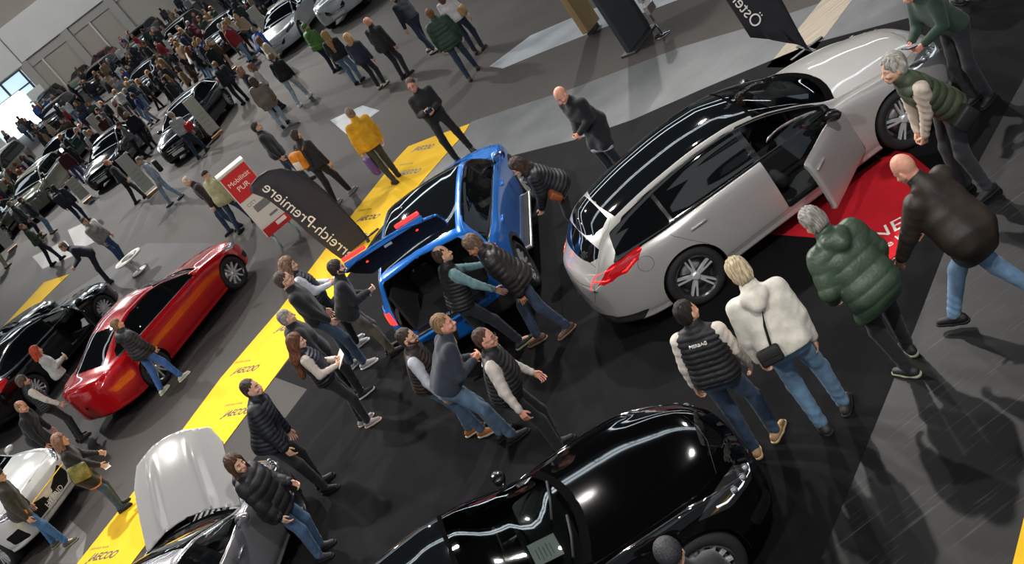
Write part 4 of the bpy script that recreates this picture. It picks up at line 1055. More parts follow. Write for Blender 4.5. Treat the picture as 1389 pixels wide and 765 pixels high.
# ================================================================ hero cars
def place(c, rpx, fpx, side=-1):
    A = G(*rpx, c.rw); B = G(*fpx, c.rw); h = math.atan2((B-A).y, (B-A).x); M = (A+B)/2
    lx = c.L/2-(c.sF+c.sR)/2; ly = side*(c.W/2-.03); co, si = math.cos(h), math.sin(h)
    return (M.x-(lx*co-ly*si), M.y-(lx*si+ly*co)), h
def wbscale(c, rpx, fpx): return (G(*fpx, c.rw)-G(*rpx, c.rw)).length/(c.sR-c.sF)
def nosepl(x, y, h, L): return (x-L/2*math.cos(R(h)), y-L/2*math.sin(R(h)))
redlamp = mat('tail_lamp_red', (.30, .004, .008), .12, coat=.5, emit=(1., .01, .01), estr=.12)
redglow = mat('tail_lamp_lit', (.6, .01, .01), .2, emit=(1., .03, .03), estr=1.6)
headl = mat('headlamp_glass', (.55, .57, .6), .12, metal=.85, coat=1.)
headd = mat('headlamp_dark', (.10, .10, .11), .08, metal=.8, coat=1.)
def interior(root, c, cowl, zf=.30, col=None, dash=True, wheel_side=1, seats=((.1, .38), (.1, -.38)), bench=True, L=None, floorlen=None):
    m = col or INT(); Lh = c.L/2
    bm = bmesh.new(); box(bm, (Lh-cowl-1.35, 0, zf), (2.9, 1.5, .04)); box(bm, (Lh-cowl-1.0, 0, zf+.17), (1.7, .26, .30), bev=.04); bmobj('cabin_floor', bm, m, root)
    if dash:
        bm = bmesh.new(); box(bm, (Lh-cowl-.16, 0, .86), (.42, 1.46, .20), bev=.06); box(bm, (Lh-cowl-.40, 0, .93), (.03, .62, .17), bev=.008); bmobj('dashboard', bm, m, root)
        v, f = tube([(Lh-cowl-.62+.06*math.sin(a), .38*wheel_side+.19*math.cos(a), .86+.18*math.sin(a)) for a in [k*math.pi/12 for k in range(24)]], .016, 7, True)
        v2, f2 = tube([(Lh-cowl-.40, .38*wheel_side, .84), (Lh-cowl-.60, .38*wheel_side, .86)], .035, 8); v3, f3 = tube([(Lh-cowl-.61, .38*wheel_side-.18, .86), (Lh-cowl-.61, .38*wheel_side+.18, .86)], .018, 6)
        V, F, _ = join([(v, f), (v2, f2), (v3, f3)]); mk('steering_wheel', V, F, mat('wheel_leather', (.02, .02, .02), .4), root)
    for sx, sy in seats: seat(root, Lh-cowl-1.15+sx, sy, m, zf+.02)
    if bench:
        for sy in (.38, -.38): seat(root, Lh-cowl-2.05, sy, m, zf+.04)
# A  silver estate ------------------------------------------------
silver = paint('silver', 'b9b6b3', rough=.30, metal=.35)
cA = body_style('wagon'); cA.bowF = .24; cA.bowR = .30; lA, hA = place(cA, (945, 375), (1229, 162)); kA = wbscale(cA, (945, 375), (1229, 162))
tlA = ('taillight', 'end', [(.0, .885), (.0, .912), (.40, .925), (.62, .955), (.80, 1.0), (.915, 1.03), (.925, .985), (.86, .86), (.72, .835), (.58, .86), (.40, .895)], (cA.L-.75, cA.L+.32), (.25, .62), False, 0.)
f0A = cA.sF+.54
def mkA():
    hx = cA.L/2-f0A-.02
    op = [('front_doorR', ((hx, -.88, 0), (0, 0, R(40)), None))]
    r, o = build_car(cA, 'large silver estate car with black glass roof and its front door standing open', silver, 1, lA, hA, roofm=GLASS(), winD=4.22, rt=4.02, rb=4.42, cowl=1.40, wt=2.15, winA=1.55, B=2.42,
        openings=op, interior=True, clear=('windscreen', 'front_window'), extra_cuts=[('roof_spoiler', 'top', [(4.02, 0), (4.02, .50), (4.10, .56), (4.46, .60), (4.50, .3), (4.52, 0)], (3.7, 4.72), (.7, 1.), True, 0.), ('spoiler_glass', 'top', [(4.04, 0), (4.04, .46), (4.14, .50), (4.27, .44), (4.33, .25), (4.35, 0)], (3.7, 4.72), (.7, 1.), False, 0.),
            ('rear_windscreen', 'end', [(0, 1.06), (.50, 1.05), (.61, 1.09), (.58, 1.20), (.55, 1.25), (0, 1.275)], (4.35, cA.L), (.6, 1.), False, 0.), ('tailgate', 'end', [(0, .60), (.44, .60), (.62, .80), (.60, .84), (.0, .875)], (cA.L-.3, cA.L+.45), (.2, 1.), True, .02), tlA,
            ('fuel_flap', 'side', [(4.02+.085*math.cos(a), .84+.085*math.sin(a)) for a in np.linspace(0, 2*math.pi, 20)[:-1]], (3.5, 4.5), (.3, .6), True, 0.), ('bumper_skirt', 'end', [(0, .22), (.74, .24), (.86, .36), (.62, .42), (0, .40)], (cA.L-.6, cA.L+.40), (.02, .7), True, .03),
            ('headlight', 'end', [(.40, .68), (.62, .66), (.84, .72), (.88, .79), (.70, .78), (.48, .73)], (-.1, .7), (.3, .8), False, .02)],
        lights={'taillight': redlamp, 'spoiler_glass': GLASS(), 'headlight': headl, 'roof_spoiler': silver, 'tailgate': silver, 'fuel_flap': silver, 'bumper_skirt': mat('diffuser_black', (.02, .02, .02), .5)}, wheels='five', rearglass=None)
    return r, o
rA, oA = mkA(); rA.scale = (kA, min(kA, 1.02), min(kA, 1.02)); print('scale A', kA)
interior(rA, cA, 1.40)
def papers(parent, M, w=.30, h=.21, name='price_card'):
    bm = bmesh.new(); box(bm, (0, 0, 0), (w, h, .004), M=M); o = bmobj(name, bm, mat('card_white', rgb('dcdad6'), .6), parent)
    b = bmesh.new()
    for i in range(5): box(b, (-.02, h*(.30-.13*i), .0025), (w*(.62 if i % 2 else .48), .006, .001), M=M)
    bmobj('print', b, mat('print_grey', rgb('77777a'), .7), o); return o
papers(rA, Matrix.Translation((cA.L/2-1.78, -.05, 1.19)) @ Matrix.Rotation(R(32), 4, 'Y') @ Matrix.Rotation(R(0), 4, 'Z'), .26, .42)
# E  red fastback --------------------------------------------------
redp = paint('red', 'b80f18', rough=.2, metal=.25)
cE = body_style('coupe'); lE, hE = place(cE, (211, 500), (319, 368))
COUPE = dict(winD=3.95, rt=3.35, rb=4.2, cowl=1.42, wt=2.25, winA=1.6)
tlE = lambda c: ('taillight', 'end', [(.0, .89), (.0, .93), (.45, .95), (.80, 1.0), (.90, 1.0), (.93, .93), (.84, .84), (.5, .86)], (c.L-.75, c.L+.32), (.25, .62), False, 0.)
hlE = lambda c, z=0.: ('headlight', 'end', [(.40, .66+z), (.62, .62+z), (.84, .69+z), (.90, .77+z), (.70, .76+z), (.48, .72+z)], (-.1, .8), (.3, .8), False, .02)
grE = lambda c, z=0., w=.42: ('grille', 'end', [(0, .40+z), (w*.8, .40+z), (w, .47+z), (w*.92, .62+z), (0, .66+z)], (-.45, .3), (.05, .8), False, .02)
inE = lambda c: ('air_intake', 'end', [(.52, .30), (.80, .32), (.84, .46), (.60, .44)], (-.45, .6), (.05, .6), False, .02)
grm = mat('grille_black', (.008, .008, .009), .55, spec=.2, noise=.6, nscale=60)
LT = {'taillight': redlamp, 'headlight': headl, 'grille': grm, 'air_intake': grm}
rE, oE = build_car(cE, 'shiny red four-door fastback parked on the left of the yellow carpet', redp, 1, lE, hE, extra_cuts=[tlE(cE), hlE(cE), grE(cE), inE(cE)], lights=LT, wheels='ten', **COUPE)
# B  blue SUV -----------------------------------------------------
blue = paint('blue', '1c72d0', rough=.2, metal=.25)
cB = body_style('suv'); hB = R(73.4)
tg = [(0, .74), (.52, .74), (.66, .86), (.69, 1.05), (.64, 1.30), (.60, 1.44), (0, 1.50)]
hxB = cB.L/2-4.20
rB, oB = build_car(cB, 'bright blue SUV seen from behind with its tailgate raised', blue, 1, (-.85+2.3*math.cos(hB), 13.88+2.3*math.sin(hB)), hB, winD=4.12, rt=4.18, rb=4.5, cowl=1.25, wt=1.95, winA=1.42, cladding=True, roofm=GLASS(),
    interior=True, rearglass=None, openings=[('tailgate', ((hxB, 0, 1.56), (0, R(103), 0), None))], clear=('front_window', 'rear_window'),
    extra_cuts=[('tailgate', 'end', tg, (4.22, cB.L+.42), (.2, 1.), True, .04), ('taillight', 'end', [(.70, .94), (.86, .93), (.90, 1.06), (.74, 1.10)], (cB.L-.7, cB.L+.3), (.25, .7), False, .02),
        ('bumper_skirt', 'end', [(0, .28), (.80, .30), (.90, .50), (.84, .60), (.6, .56), (0, .54)], (cB.L-.6, cB.L+.42), (.02, .7), True, .03), hlE(cB, .14)], lights={'taillight': redglow, 'tailgate': blue, 'bumper_skirt': mat('diffuser_black', (.02, .02, .02), .5), 'headlight': headl}, wheels='multi')
interior(rB, cB, 1.25, .42)
TL = oB['tailgate']
# boot: floor, sides, sill plate with lettering
bm = bmesh.new(); box(bm, (cB.L/2-3.75, 0, .66), (1.25, 1.22, .04)); box(bm, (cB.L/2-3.75, .62, .95), (1.2, .04, .6)); box(bm, (cB.L/2-3.75, -.62, .95), (1.2, .04, .6)); box(bm, (cB.L/2-3.15, 0, .95), (.12, 1.2, .62), bev=.03)
bmobj('boot_lining', bm, mat('boot_felt', (.018, .018, .019), .95), rB)
bm = bmesh.new(); box(bm, (cB.L/2-cB.L-.00, 0, .725), (.20, 1.06, .03), bev=.006); sp = bmobj('sill_plate', bm, mat('sill_black', (.02, .02, .021), .35), rB)
sp2 = bmesh.new(); box(sp2, (cB.L/2-cB.L-.12, 0, .70), (.06, 1.16, .03), bev=.008); box(sp2, (cB.L/2-cB.L+.125, 0, .71), (.05, 1.12, .03), bev=.008); bmobj('bumper_top', sp2, blue, rB)
bpy.context.view_layer.update()
text('lettering', 'MERBAG', .13, rB.matrix_world @ Matrix.Translation((cB.L/2-cB.L, 0, .7415)) @ Matrix.Rotation(R(-90), 4, 'Z'), wt, sp, ext=.0004)
# light strip and inner trim of the raised gate
def gatebox(nm, c, s, m, bev=.01):
    b = bmesh.new(); box(b, c, s, bev=bev); return bmobj(nm, b, m, TL)
for sy in (1, -1): gatebox('light_bar', (-.47, sy*.40, -.80), (.05, .34, .05), redglow)
gatebox('latch', (-.33, 0, -.70), (.05, .12, .03), mat('chrome', (.8, .8, .82), .1, metal=1.)); gatebox('gate_lip', (-.40, 0, -.80), (.07, 1.16, .03), blue)
for sy in (1, -1): gatebox('warning_lamp', (-.28, sy*.38, -.62), (.02, .03, .02), redglow, .003)
# running boards
for sd in (1, -1):
    bm = bmesh.new(); box(bm, (cB.L/2-(cB.sF+cB.sR)/2, sd*.94, .33), (1.85, .15, .05), bev=.02); q = bmobj('running_board', bm, mat('brushed_alu', (.45, .45, .44), .4, metal=.8), rB)
    b2 = bmesh.new(); box(b2, (cB.L/2-(cB.sF+cB.sR)/2, sd*.937, .3565), (1.74, .115, .003))
    for k in range(26):
        for j in range(3): cyl(b2, (cB.L/2-(cB.sF+cB.sR)/2-.85+k*.068, sd*(.895+j*.042), .357), (cB.L/2-(cB.sF+cB.sR)/2-.85+k*.068, sd*(.895+j*.042), .362), .014, n=8)
    bmobj('grip_studs', b2, mat('rubber', (.02, .02, .02), .8), q)
# C  black saloon in the foreground ---------------------------------
blk = mat('paint_black', (.0012, .0012, .0014), .04, spec=.5)
cC = body_style('limo')
rC, oC = build_car(cC, 'large glossy black saloon in the foreground seen from its bonnet end', blk, 1, (-1.79, 8.3), R(.5), winD=4.15, rt=3.5, rb=4.35, cowl=1.55, wt=2.4, winA=1.75, roofm=GLASS(), interior=True, clear=('windscreen', 'front_window', 'headlight'),
    extra_cuts=[('headlight', 'end', [(.46, .66), (.66, .62), (.86, .68), (.93, .82), (.84, .86), (.62, .80), (.50, .74)], (-.1, 1.), (.3, .8), False, .02), grE(cC, .06, .48), inE(cC)], lights={'headlight': headd, 'grille': grm, 'air_intake': grm}, wheels='multi')
interior(rC, cC, 1.55, .30)
papers(rC, Matrix.Translation((cC.L/2-1.79, -.36, 1.085)) @ Matrix.Rotation(R(14), 4, 'Y') @ Matrix.Rotation(R(90), 4, 'Z'), .32, .24)
for sy, y0 in ((1, .45), (-1, -.15)):
    v, f = tube([(cC.L/2-1.50, y0, 1.075), (cC.L/2-1.55, y0-.30, 1.098), (cC.L/2-1.62, y0-.55, 1.105)], .012, 6); mk('wiper', v, f, INT(), rC)
# D  silver-grey saloon with raised bonnet -----------------------------
grey = paint('grey', '8d8b8f', rough=.25, metal=.6); 
def ribs(s, y): return .045*np.exp(-((y-.33-.06*s)/.06)**2)*np.clip((s-.25)/.3, 0, 1)*np.clip((1.35-s)/.25, 0, 1)
cD = body_style('coupe'); cD.extra = ribs
hD = R(67); lD = (-5.22, 12.0)
rD, oD = build_car(cD, 'silver-grey saloon at the bottom left with its bonnet raised', grey, 1, lD, hD, interior=True, clear=('front_window', 'windscreen'), openings=[('bonnet', ((cD.L/2-1.36, 0, 1.0), (0, R(-54), 0), None))],
    extra_cuts=[hlE(cD), grE(cD), inE(cD), tlE(cD)], lights=LT, wheels='five', **COUPE)
oD['bonnet'].data.materials[0] = paint('pale_grey', 'c8c6c4', rough=.2, metal=.15)
interior(rD, cD, 1.42, .30)
# engine bay
bm = bmesh.new(); box(bm, (cD.L/2-.78, 0, .55), (1.05, 1.3, .06)); box(bm, (cD.L/2-.78, 0, .72), (.55, .62, .24), bev=.04); box(bm, (cD.L/2-.55, .46, .70), (.30, .22, .22), bev=.03); box(bm, (cD.L/2-1.05, -.48, .74), (.26, .24, .20), bev=.03)
for k in range(5): box(bm, (cD.L/2-.78, -.22+k*.11, .85), (.46, .03, .03), bev=.008)
eb = bmobj('engine_bay', bm, mat('engine_plastic', (.015, .015, .016), .5), rD)
hs = []
for k in range(6): hs.append(tube([(cD.L/2-1.1+.1*k, -.5+.2*k, .78), (cD.L/2-.9+.05*k, -.45+.2*k, .87), (cD.L/2-.62, -.40+.16*k, .80)], .014, 6))
v, f, _ = join(hs); mk('hoses', v, f, mat('hose_orange', rgb('9a4a20'), .5), eb)
# G  white compact SUV -----------------------------------------------
whp = paint('white', 'cfcfcd', rough=.2, metal=.05)
cG = body_style('suv')
rG, oG = build_car(cG, 'white compact SUV with a black grille at the lower left edge', whp, 1, (-10.05, 20.05), R(-37), winD=4.12, rt=4.2, rb=4.5, cowl=1.25, wt=1.95, winA=1.42, cladding=False, interior=True, clear=('windscreen',), hoodfront=.10,
    extra_cuts=[hlE(cG, .16), ('grille', 'end', [(0, .44), (.42, .44), (.56, .56), (.52, .76), (0, .80)], (-.45, .3), (.05, .8), True, .02), ('air_intake', 'end', [(.66, .36), (.86, .40), (.88, .58), (.72, .60)], (-.45, .6), (.05, .6), False, .02)], lights={'headlight': headl, 'grille': grm, 'air_intake': grm}, wheels='multi')
interior(rG, cG, 1.25, .42)
papers(rG, Matrix.Translation((cG.L/2-1.72, .42, 1.37)) @ Matrix.Rotation(R(36), 4, 'Y') @ Matrix.Rotation(R(90), 4, 'Z'), .42, .30)
bpy.context.view_layer.update()
text('lettering', 'HYBRID', .13, rG.matrix_world @ Matrix.Translation((cG.L/2+.062, .02, .50)) @ Matrix(((0, 0, 1), (1, 0, 0), (0, 1, 0))).to_4x4(), wt, oG.get('grille', rG), ext=.0008)
b = bmesh.new()
for z in (.40, .72): box(b, (cG.L/2+.03, 0, z), (.02, 1.12, .022), bev=.005)
bmobj('chrome_trim', b, mat('chrome', (.8, .8, .82), .1, metal=1.), rG)
# F  black saloons on the left ------------------------------------------
cF = body_style('coupe'); blk2 = paint('black_metallic', '0b0b0e', rough=.12, metal=.3)
cf = (G(143, 418, .345)); h = 50.5
lx, ly = cF.L/2-cF.sF, -.90; ctr = (cf.x-(lx*math.cos(R(h))-ly*math.sin(R(h))), cf.y-(lx*math.sin(R(h))+ly*math.cos(R(h))))
rF, oF = build_car(cF, 'black saloon with its front door open, parked just left of the red fastback', blk2, 1, ctr, R(h), openings=[('front_doorR', ((cF.L/2-cF.sF-.54, -.88, 0), (0, 0, R(58)), None))], interior=True, clear=('windscreen', 'front_window'), extra_cuts=[hlE(cF), grE(cF), tlE(cF)], lights=LT, wheels='multi', **COUPE)
interior(rF, cF, 1.42, .3)
n2 = G(62, 414, .6); c2 = nosepl(n2.x, n2.y, 51, 4.72)
rF2, oF2 = build_car(cF, 'black saloon at the left edge, behind the short yellow runner', blk2, 2, c2, R(51), extra_cuts=[hlE(cF), grE(cF), tlE(cF)], lights=LT, wheels='multi', **COUPE)

ledm = mat('lamp_led', (.8, .82, .85), .2, emit=(.9, .95, 1.), estr=.45); lens = mat('lamp_lens_glass', (.75, .78, .8), .05, metal=.9)
for r_, c_, dz in ((rC, cC, .0), (rD, cD, .0), (rA, cA, .0), (rG, cG, .16)):
    lamps(r_, c_, [(.60, .70+dz), (.69, .71+dz), (.78, .735+dz)], m=lens, r=.036)
    lamps(r_, c_, [(.50, .695+dz), (.62, .665+dz), (.74, .69+dz), (.85, .735+dz), (.88, .78+dz)], m=ledm, r=.009, nm='light_strip')
lamps(rA, cA, [(.05, .90), (.35, .91), (.6, .93), (.78, .97), (.88, 1.0)], rear=True, m=redglow, r=.008, nm='light_strip'); lamps(rA, cA, [(.60, .885), (.75, .875), (.86, .90), (.88, .95)], rear=True, m=redglow, r=.008, nm='light_strip')
# ================================================================ people near the camera
pp('man in a navy quilted puffer jacket standing alone below the yellow runner', (330, 517), (442, 662), -12, 1.80, top='puffer', tc='151822', hair='short', hc='3b3028', legs='141417', shoe='101012', head=(-8, 4), puff=.055, hem=-.11, feet=[(.06, -.13, -20), (-.04, .11, 14)], hands=[(.10, -.27, .80), (.02, .28, .80)])
pp('woman with long auburn hair in a dark quilted vest with cream sleeves holding papers', (392, 457), (500, 576), -4, 1.70, top='vest', tc='14161f', sleeve='cdbfb4', legs='121215', shoe='8a8584', sole='c8a8a0', hair='long', hc='6a3f28', hands=[(.24, -.12, 1.06), (.26, .06, 1.08)], head=(5, 14), build=.93, feet=[(.05, -.08, -14), (-.05, .10, 16)], palms=('grip', 'grip'), puff=.05, gloss=.5)
pp('grey-haired man in a black hooded jacket standing beside the long-haired woman', (368, 440), (486, 540), 4, 1.78, top='jacket', tc='121214', hood=True, hair='short', hc='8b8680', legs='131316', shoe='17171a', sole='dcdcdc', head=(10, 6), feet=[(.10, -.1, -8), (-.05, .1, 10)])
pp('tall man with glasses in a black sweater, blue jeans and grey trainers', (374, 371), (488, 499), -6, 1.86, top='sweater', tc='0e0f12', hair='short', hc='4a3a2e', legs='34465c', shoe='a5a39e', sole='d8d6d0', glasses=True, head=(4, 4), feet=[(.13, -.13, -14), (-.08, .12, 20)], hands=[(.16, -.18, .86), (.10, .2, .9)])
pp('man with curly light brown hair in a dark vest over white shirt', (366, 360), (486, 468), 2, 1.80, top='vest', tc='17191f', sleeve='d8d8da', legs='101013', shoe='c9c6bd', sole='e0ded6', hair='curly', hc='7a5a42', head=(-10, 16), hands=[(.28, -.08, 1.04), (.28, .08, 1.04)], palms=('grip', 'grip'))
pp('bearded man in a black jacket standing at the left of the raised tailgate', (449, 357), (534, 478), -2, 1.76, top='jacket', tc='131315', hair='thick', hc='2b211c', legs='5c5446', shoe='1a1714', beard=True, hood=False, head=(-5, 10), hands=[(.30, -.06, 1.02), (.20, .1, 1.0)], belly=.02)
pp('balding man in a teal hoodie and black vest reaching into the open boot', (590, 338), (694, 478), 12, 1.74, top='vest', tc='17181b', sleeve='6f8f93', legs='161a22', shoe='1b1d1c', sole='7a7c60', hair='ring', hc='3a2a22', lean=18, head=(-4, 6), feet=[(.16, -.1, -10), (-.22, .1, 12)], hands=[(.34, -.30, .80), (.52, .06, 1.06)], palms=('flat', 'grip'))
pp('man in dark brown puffer jacket and jeans bending towards the lit tail lamp', (656, 316), (752, 457), 172, 1.80, top='puffer', tc='1d1a19', hair='thick', hc='6a5444', legs='2c3a50', shoe='4d3a2c', sole='7a6048', lean=14, head=(0, 22), feet=[(.18, -.10, -12), (-.22, .12, 18)], hands=[(-.04, -.27, .86), (-.02, .27, .86)], puff=.07, skin='tan', gloss=.5)
pp('man in a brown vest with white shirt sleeves and orange-brown shoes', (545, 458), (650, 590), -14, 1.76, top='vest', tc='2c211d', sleeve='c6c8d2', inner='c6c8d2', legs='4b647e', shoe='a0632c', sole='d8c8b0', hair='short', hc='3a2c24', glasses=True, beard=True, head=(-6, 8), feet=[(.10, -.09, -16), (-.08, .10, 8)], belly=.02)
pp('tall fair-haired man in a navy sweater and light jeans facing the open boot', (587, 431), (690, 600), 4, 1.86, top='sweater', tc='262d3a', hair='short', hc='8a6a4a', legs='5a738c', shoe='17171a', skin='pink', head=(-18, 8), feet=[(.08, -.08, -12), (.0, .12, 8)], hands=[(.26, -.05, 1.02), (.26, .06, 1.02)], belly=.03)
pp('man with glasses and a black vest, third of the three watching the boot', (646, 447), (765, 612), -18, 1.80, top='vest', tc='1c1b1d', sleeve='cbc2b8', legs='121215', shoe='101012', hair='receding', hc='4a3226', glasses=True, skin='pink', head=(-4, 8), hands=[(.02, -.30, .84), (.2, .2, .9)], belly=.04, build=1.06)
pp('dark-haired man in a black quilted vest with cream sleeves and tan shoes', (925, 410), (1042, 606), 62, 1.76, top='vest', tc='141518', sleeve='d6ccc2', legs='2c3e56', shoe='b08c62', sole='cbb084', hair='short', hc='1f1815', head=(-30, 4), feet=[(.08, -.11, -24), (-.05, .10, 14)], hands=[(.14, -.25, .82), (.05, .28, .82)], puff=.055, build=1.05)
pp('fair-haired man in a cream hoodie with a black shoulder bag', (990, 344), (1138, 574), 72, 1.78, top='hoodie', tc='d8d2c6', hood=True, hair='thick', hc='c9b594', legs='5f7f9a', shoe='2c2826', sole='1a1816', head=(16, 24), feet=[(.10, -.11, -18), (-.02, .12, 16)], hands=[(.02, -.20, .84), (.10, .27, .84)], lean=16)
pp('grey-haired person in a bulky green puffer jacket looking into the silver estate', (1086, 266), (1238, 494), 98, 1.74, top='puffer', tc='3a4b3a', hood=True, hair='thick', hc='9a948e', legs='141318', shoe='20201e', sole='9a9a80', lean=24, hem=-.24, puff=.125, head=(10, 26), feet=[(.12, -.10, -14), (-.10, .10, 16)], hands=[(.10, -.26, .86), (.14, .24, .92)], build=1.06, gloss=.45)
pp('bald man in a dark leather jacket and light jeans striding towards the silver estate', (1206, 212), (1338, 432), 118, 1.80, top='leather', tc='2c231b', hair='bald', hc='6b5a4a', legs='6a89a8', shoe='121214', lean=26, pel=.90, hem=-.24, head=(0, 24), feet=[(.20, .13, 10), (-.42, -.20, -20)], hands=[(.24, -.20, .86), (.26, .22, .86)], skin='pink', build=1.1, gloss=.5, belly=.03)
pp('grey-haired man in a green padded vest leaning forward with his hands clasped', (1220, 56), (1326, 262), 172, 1.80, top='pvest', tc='3b4531', sleeve='cdbdac', legs='26262b', shoe='151517', hair='thick', hc='a9a49c', lean=27, head=(0, -4), feet=[(.06, -.14, -10), (-.06, .15, 12)], hands=[(.20, -.06, .80), (.20, .05, .79)], palms=('fist', 'fist'), puff=.085, build=1.08)
pp('man in a dark green sweater using a phone beyond the silver bonnet', (1208, -6), (1334, 138), 190, 1.80, top='sweater', tc='1c3528', hair='short', hc='6b4a34', legs='1b1c22', shoe='151515', head=(0, 24), hands=[(.38, -.10, 1.08), (.36, .07, 1.06)], palms=('grip', 'grip'), skin='pink', lean=20)
pp('person in black trousers and shoes cut off by the top right edge', (1215, -150), (1300, 14), 100, 1.78, top='coat', tc='15151a', hair='short', hc='3a3028', legs='141418', shoe='0e0e10', feet=[(.06, -.12, -10), (-.02, .13, 12)])
pp('bald man in a long black coat standing between the blue SUV and the silver estate', (757, 117), (846, 238), 206, 1.78, top='coat', tc='12131a', inner='c8c8ce', hair='bald', hc='7a6a5a', legs='171c28', shoe='111113', head=(4, 22), hands=[(.24, -.03, .98), (.24, .04, .98)], palms=('fist', 'fist'), skin='pink', feet=[(.04, -.1, -8), (-.02, .1, 8)])
pp('woman with short dark hair in a black puffer jacket beside the blue SUV', (714, 234), (795, 322), 170, 1.66, top='puffer', tc='15161c', inner='c7b1a0', hair='bob', hc='3b2620', legs='15151a', shoe='121214', lean=30, head=(4, 20), hands=[(.24, -.16, .82), (.26, .14, .84)], glasses=True, build=.95, puff=.06)
pp('man in sunglasses and a black sweater filming with a small camera', (553, 108), (632, 212), 262, 1.82, top='sweater', tc='101014', hair='short', hc='5a4232', legs='0f0f14', shoe='0e0e10', glasses=True, head=(-14, 8), hands=[(.26, -.08, 1.16), (.28, .07, 1.12)], palms=('grip', 'grip'), feet=[(.04, -.16, -14), (0, .16, 14)], skin='pink', detail=2)
pp('person in a bright yellow jacket walking along the yellow runner', (474, 147), (540, 244), 104, 1.74, top='jacket', tc='d39a12', hair='short', hc='8a7460', legs='34332c', shoe='201c18', head=(6, 4), feet=[(.14, -.10, -6), (-.14, .10, 8)], build=1.1, detail=2, hem=-.12)
pp('man in black clothes with a bright orange rucksack', (396, 176), (468, 270), 40, 1.80, top='jacket', tc='16161a', hair='short', hc='3a2c22', legs='121216', shoe='7a7c80', sole='a0a0a0', head=(10, 6), feet=[(.16, -.1, -8), (-.16, .1, 8)], detail=2)
pp('young man in a dark jacket walking with his head turned down the aisle', (338, 166), (412, 250), -8, 1.78, top='jacket', tc='1f2024', inner='b9a898', hair='short', hc='2e2119', legs='2c3b4e', shoe='16181b', head=(4, 6), feet=[(.18, -.1, -8), (-.18, .1, 8)], detail=2, hem=-.14)
pp('person in a pale yellow striped cardigan and a dark cap', (277, 233), (336, 308), 42, 1.72, top='puffer', tc='a9a47c', hair='cap', hc='2b2022', legs='26364e', shoe='17171a', puff=.045, head=(20, 12), feet=[(.22, -.1, -8), (-.2, .1, 8)], detail=2, hem=-.16, gloss=.9)
pp('white-haired man in a dark brown jacket looking down', (251, 240), (320, 312), 190, 1.74, top='jacket', tc='2c211f', hair='ring', hc='cfc8c0', legs='22344e', shoe='17171a', head=(0, 22), detail=2, hem=-.14, feet=[(.12, -.1, -8), (-.12, .1, 8)])
pp('person in a pale taupe padded coat with light jeans in the aisle', (347, 103), (388, 170), 80, 1.68, top='puffer', tc='86786a', hair='bob', hc='5a4434', legs='9fb0bd', shoe='202024', head=(10, 6), detail=2, hem=-.28, puff=.05, feet=[(.10, -.08, -8), (-.12, .08, 8)])
pp('person in a black top and very pale jeans striding past the white car', (372, 63), (414, 138), 60, 1.74, top='sweater', tc='101012', hair='short', hc='8a6a4c', legs='a9b8c4', shoe='d8dce0', sole='e8e8e8', head=(10, 6), detail=2, feet=[(.24, -.09, -6), (-.24, .09, 8)], hem=-.12)
pp('person in a dark navy coat turned towards the pair by the aisle', (336, 80), (372, 152), 20, 1.72, top='coat', tc='1b2230', inner='cfc6bc', hair='bob', hc='a0725a', legs='171a22', shoe='141416', head=(10, 10), detail=2, hands=[(.24, -.05, 1.0), (.24, .05, 1.0)])
pp('person in a pale blouse with brown hair talking in the aisle', (343, 78), (384, 146), 190, 1.66, top='shirt', tc='cfc0b6', hair='bob', hc='8a5a44', legs='20222a', shoe='17171a', detail=2, hands=[(.28, -.06, 1.05), (.24, .1, 1.0)])
pp('person in a bright blue puffer jacket leaning over the dark car', (352, 34), (380, 92), 40, 1.74, top='puffer', tc='1b5aa8', hair='short', hc='9a8a7c', legs='22242c', shoe='17171a', detail=2, lean=22)
pp('person in a cream coat beside the bright blue jacket', (362, 42), (392, 104), 20, 1.66, top='jacket', tc='c9b79c', hair='bob', hc='7a523c', legs='2a2c34', shoe='17171a', detail=2)
pp('person in a green hooded jacket by the white car', (425, 27), (458, 96), 40, 1.72, top='puffer', tc='4e7a34', hair='beanie', hc='4e7a34', legs='22283a', shoe='17171a', detail=2, hood=True, puff=.1)
pp('blonde person in a black jacket with jeans by the white car', (449, 30), (488, 112), 60, 1.70, top='jacket', tc='15161c', hair='long', hc='b58a58', legs='5f7890', shoe='17171a', detail=2)
pp('short blonde person in a navy jacket holding a bag strap', (478, 40), (520, 118), 50, 1.66, top='jacket', tc='1c2438', hair='bob', hc='c7a070', legs='16171c', shoe='aaa890', detail=2)
pp('bald man in a black jacket beside the blonde visitors', (495, 24), (552, 104), 40, 1.80, top='jacket', tc='17181a', hair='bald', hc='7a6a5a', legs='1a1b20', shoe='17171a', detail=2, skin='pink', build=1.1, hem=-.14)
pp('large man in a navy sweater leaning towards the white car', (528, -12), (588, 70), 130, 1.84, top='sweater', tc='151c2a', hair='short', hc='9a7a52', legs='1d2a3e', shoe='9a9a88', detail=2, build=1.12, lean=16, feet=[(.18, -.14, -6), (-.2, .14, 8)])
pp('person in a dark green puffer jacket and jeans near the top centre', (578, 11), (644, 102), 80, 1.78, top='puffer', tc='1d3a2a', hair='short', hc='7a5238', legs='1e2c42', shoe='4a3426', detail=2, puff=.1, hem=-.18, feet=[(.22, -.12, -6), (-.22, .12, 8)], build=1.08)
pp('person in a white blouse with a tan shoulder bag near the top centre', (592, -14), (652, 70), 60, 1.68, top='shirt', tc='cfcdd0', hair='bob', hc='5a3a2a', legs='1c2638', shoe='3a2420', detail=2)
pp('man in a black suit standing at the black estate with a white info board', (290, 84), (334, 138), 120, 1.80, top='coat', tc='10131c', hair='short', hc='8a6a48', legs='11141d', shoe='131315', detail=2, hem=-.16, head=(0, 14), feet=[(.06, -.14, -6), (-.06, .14, 8)])
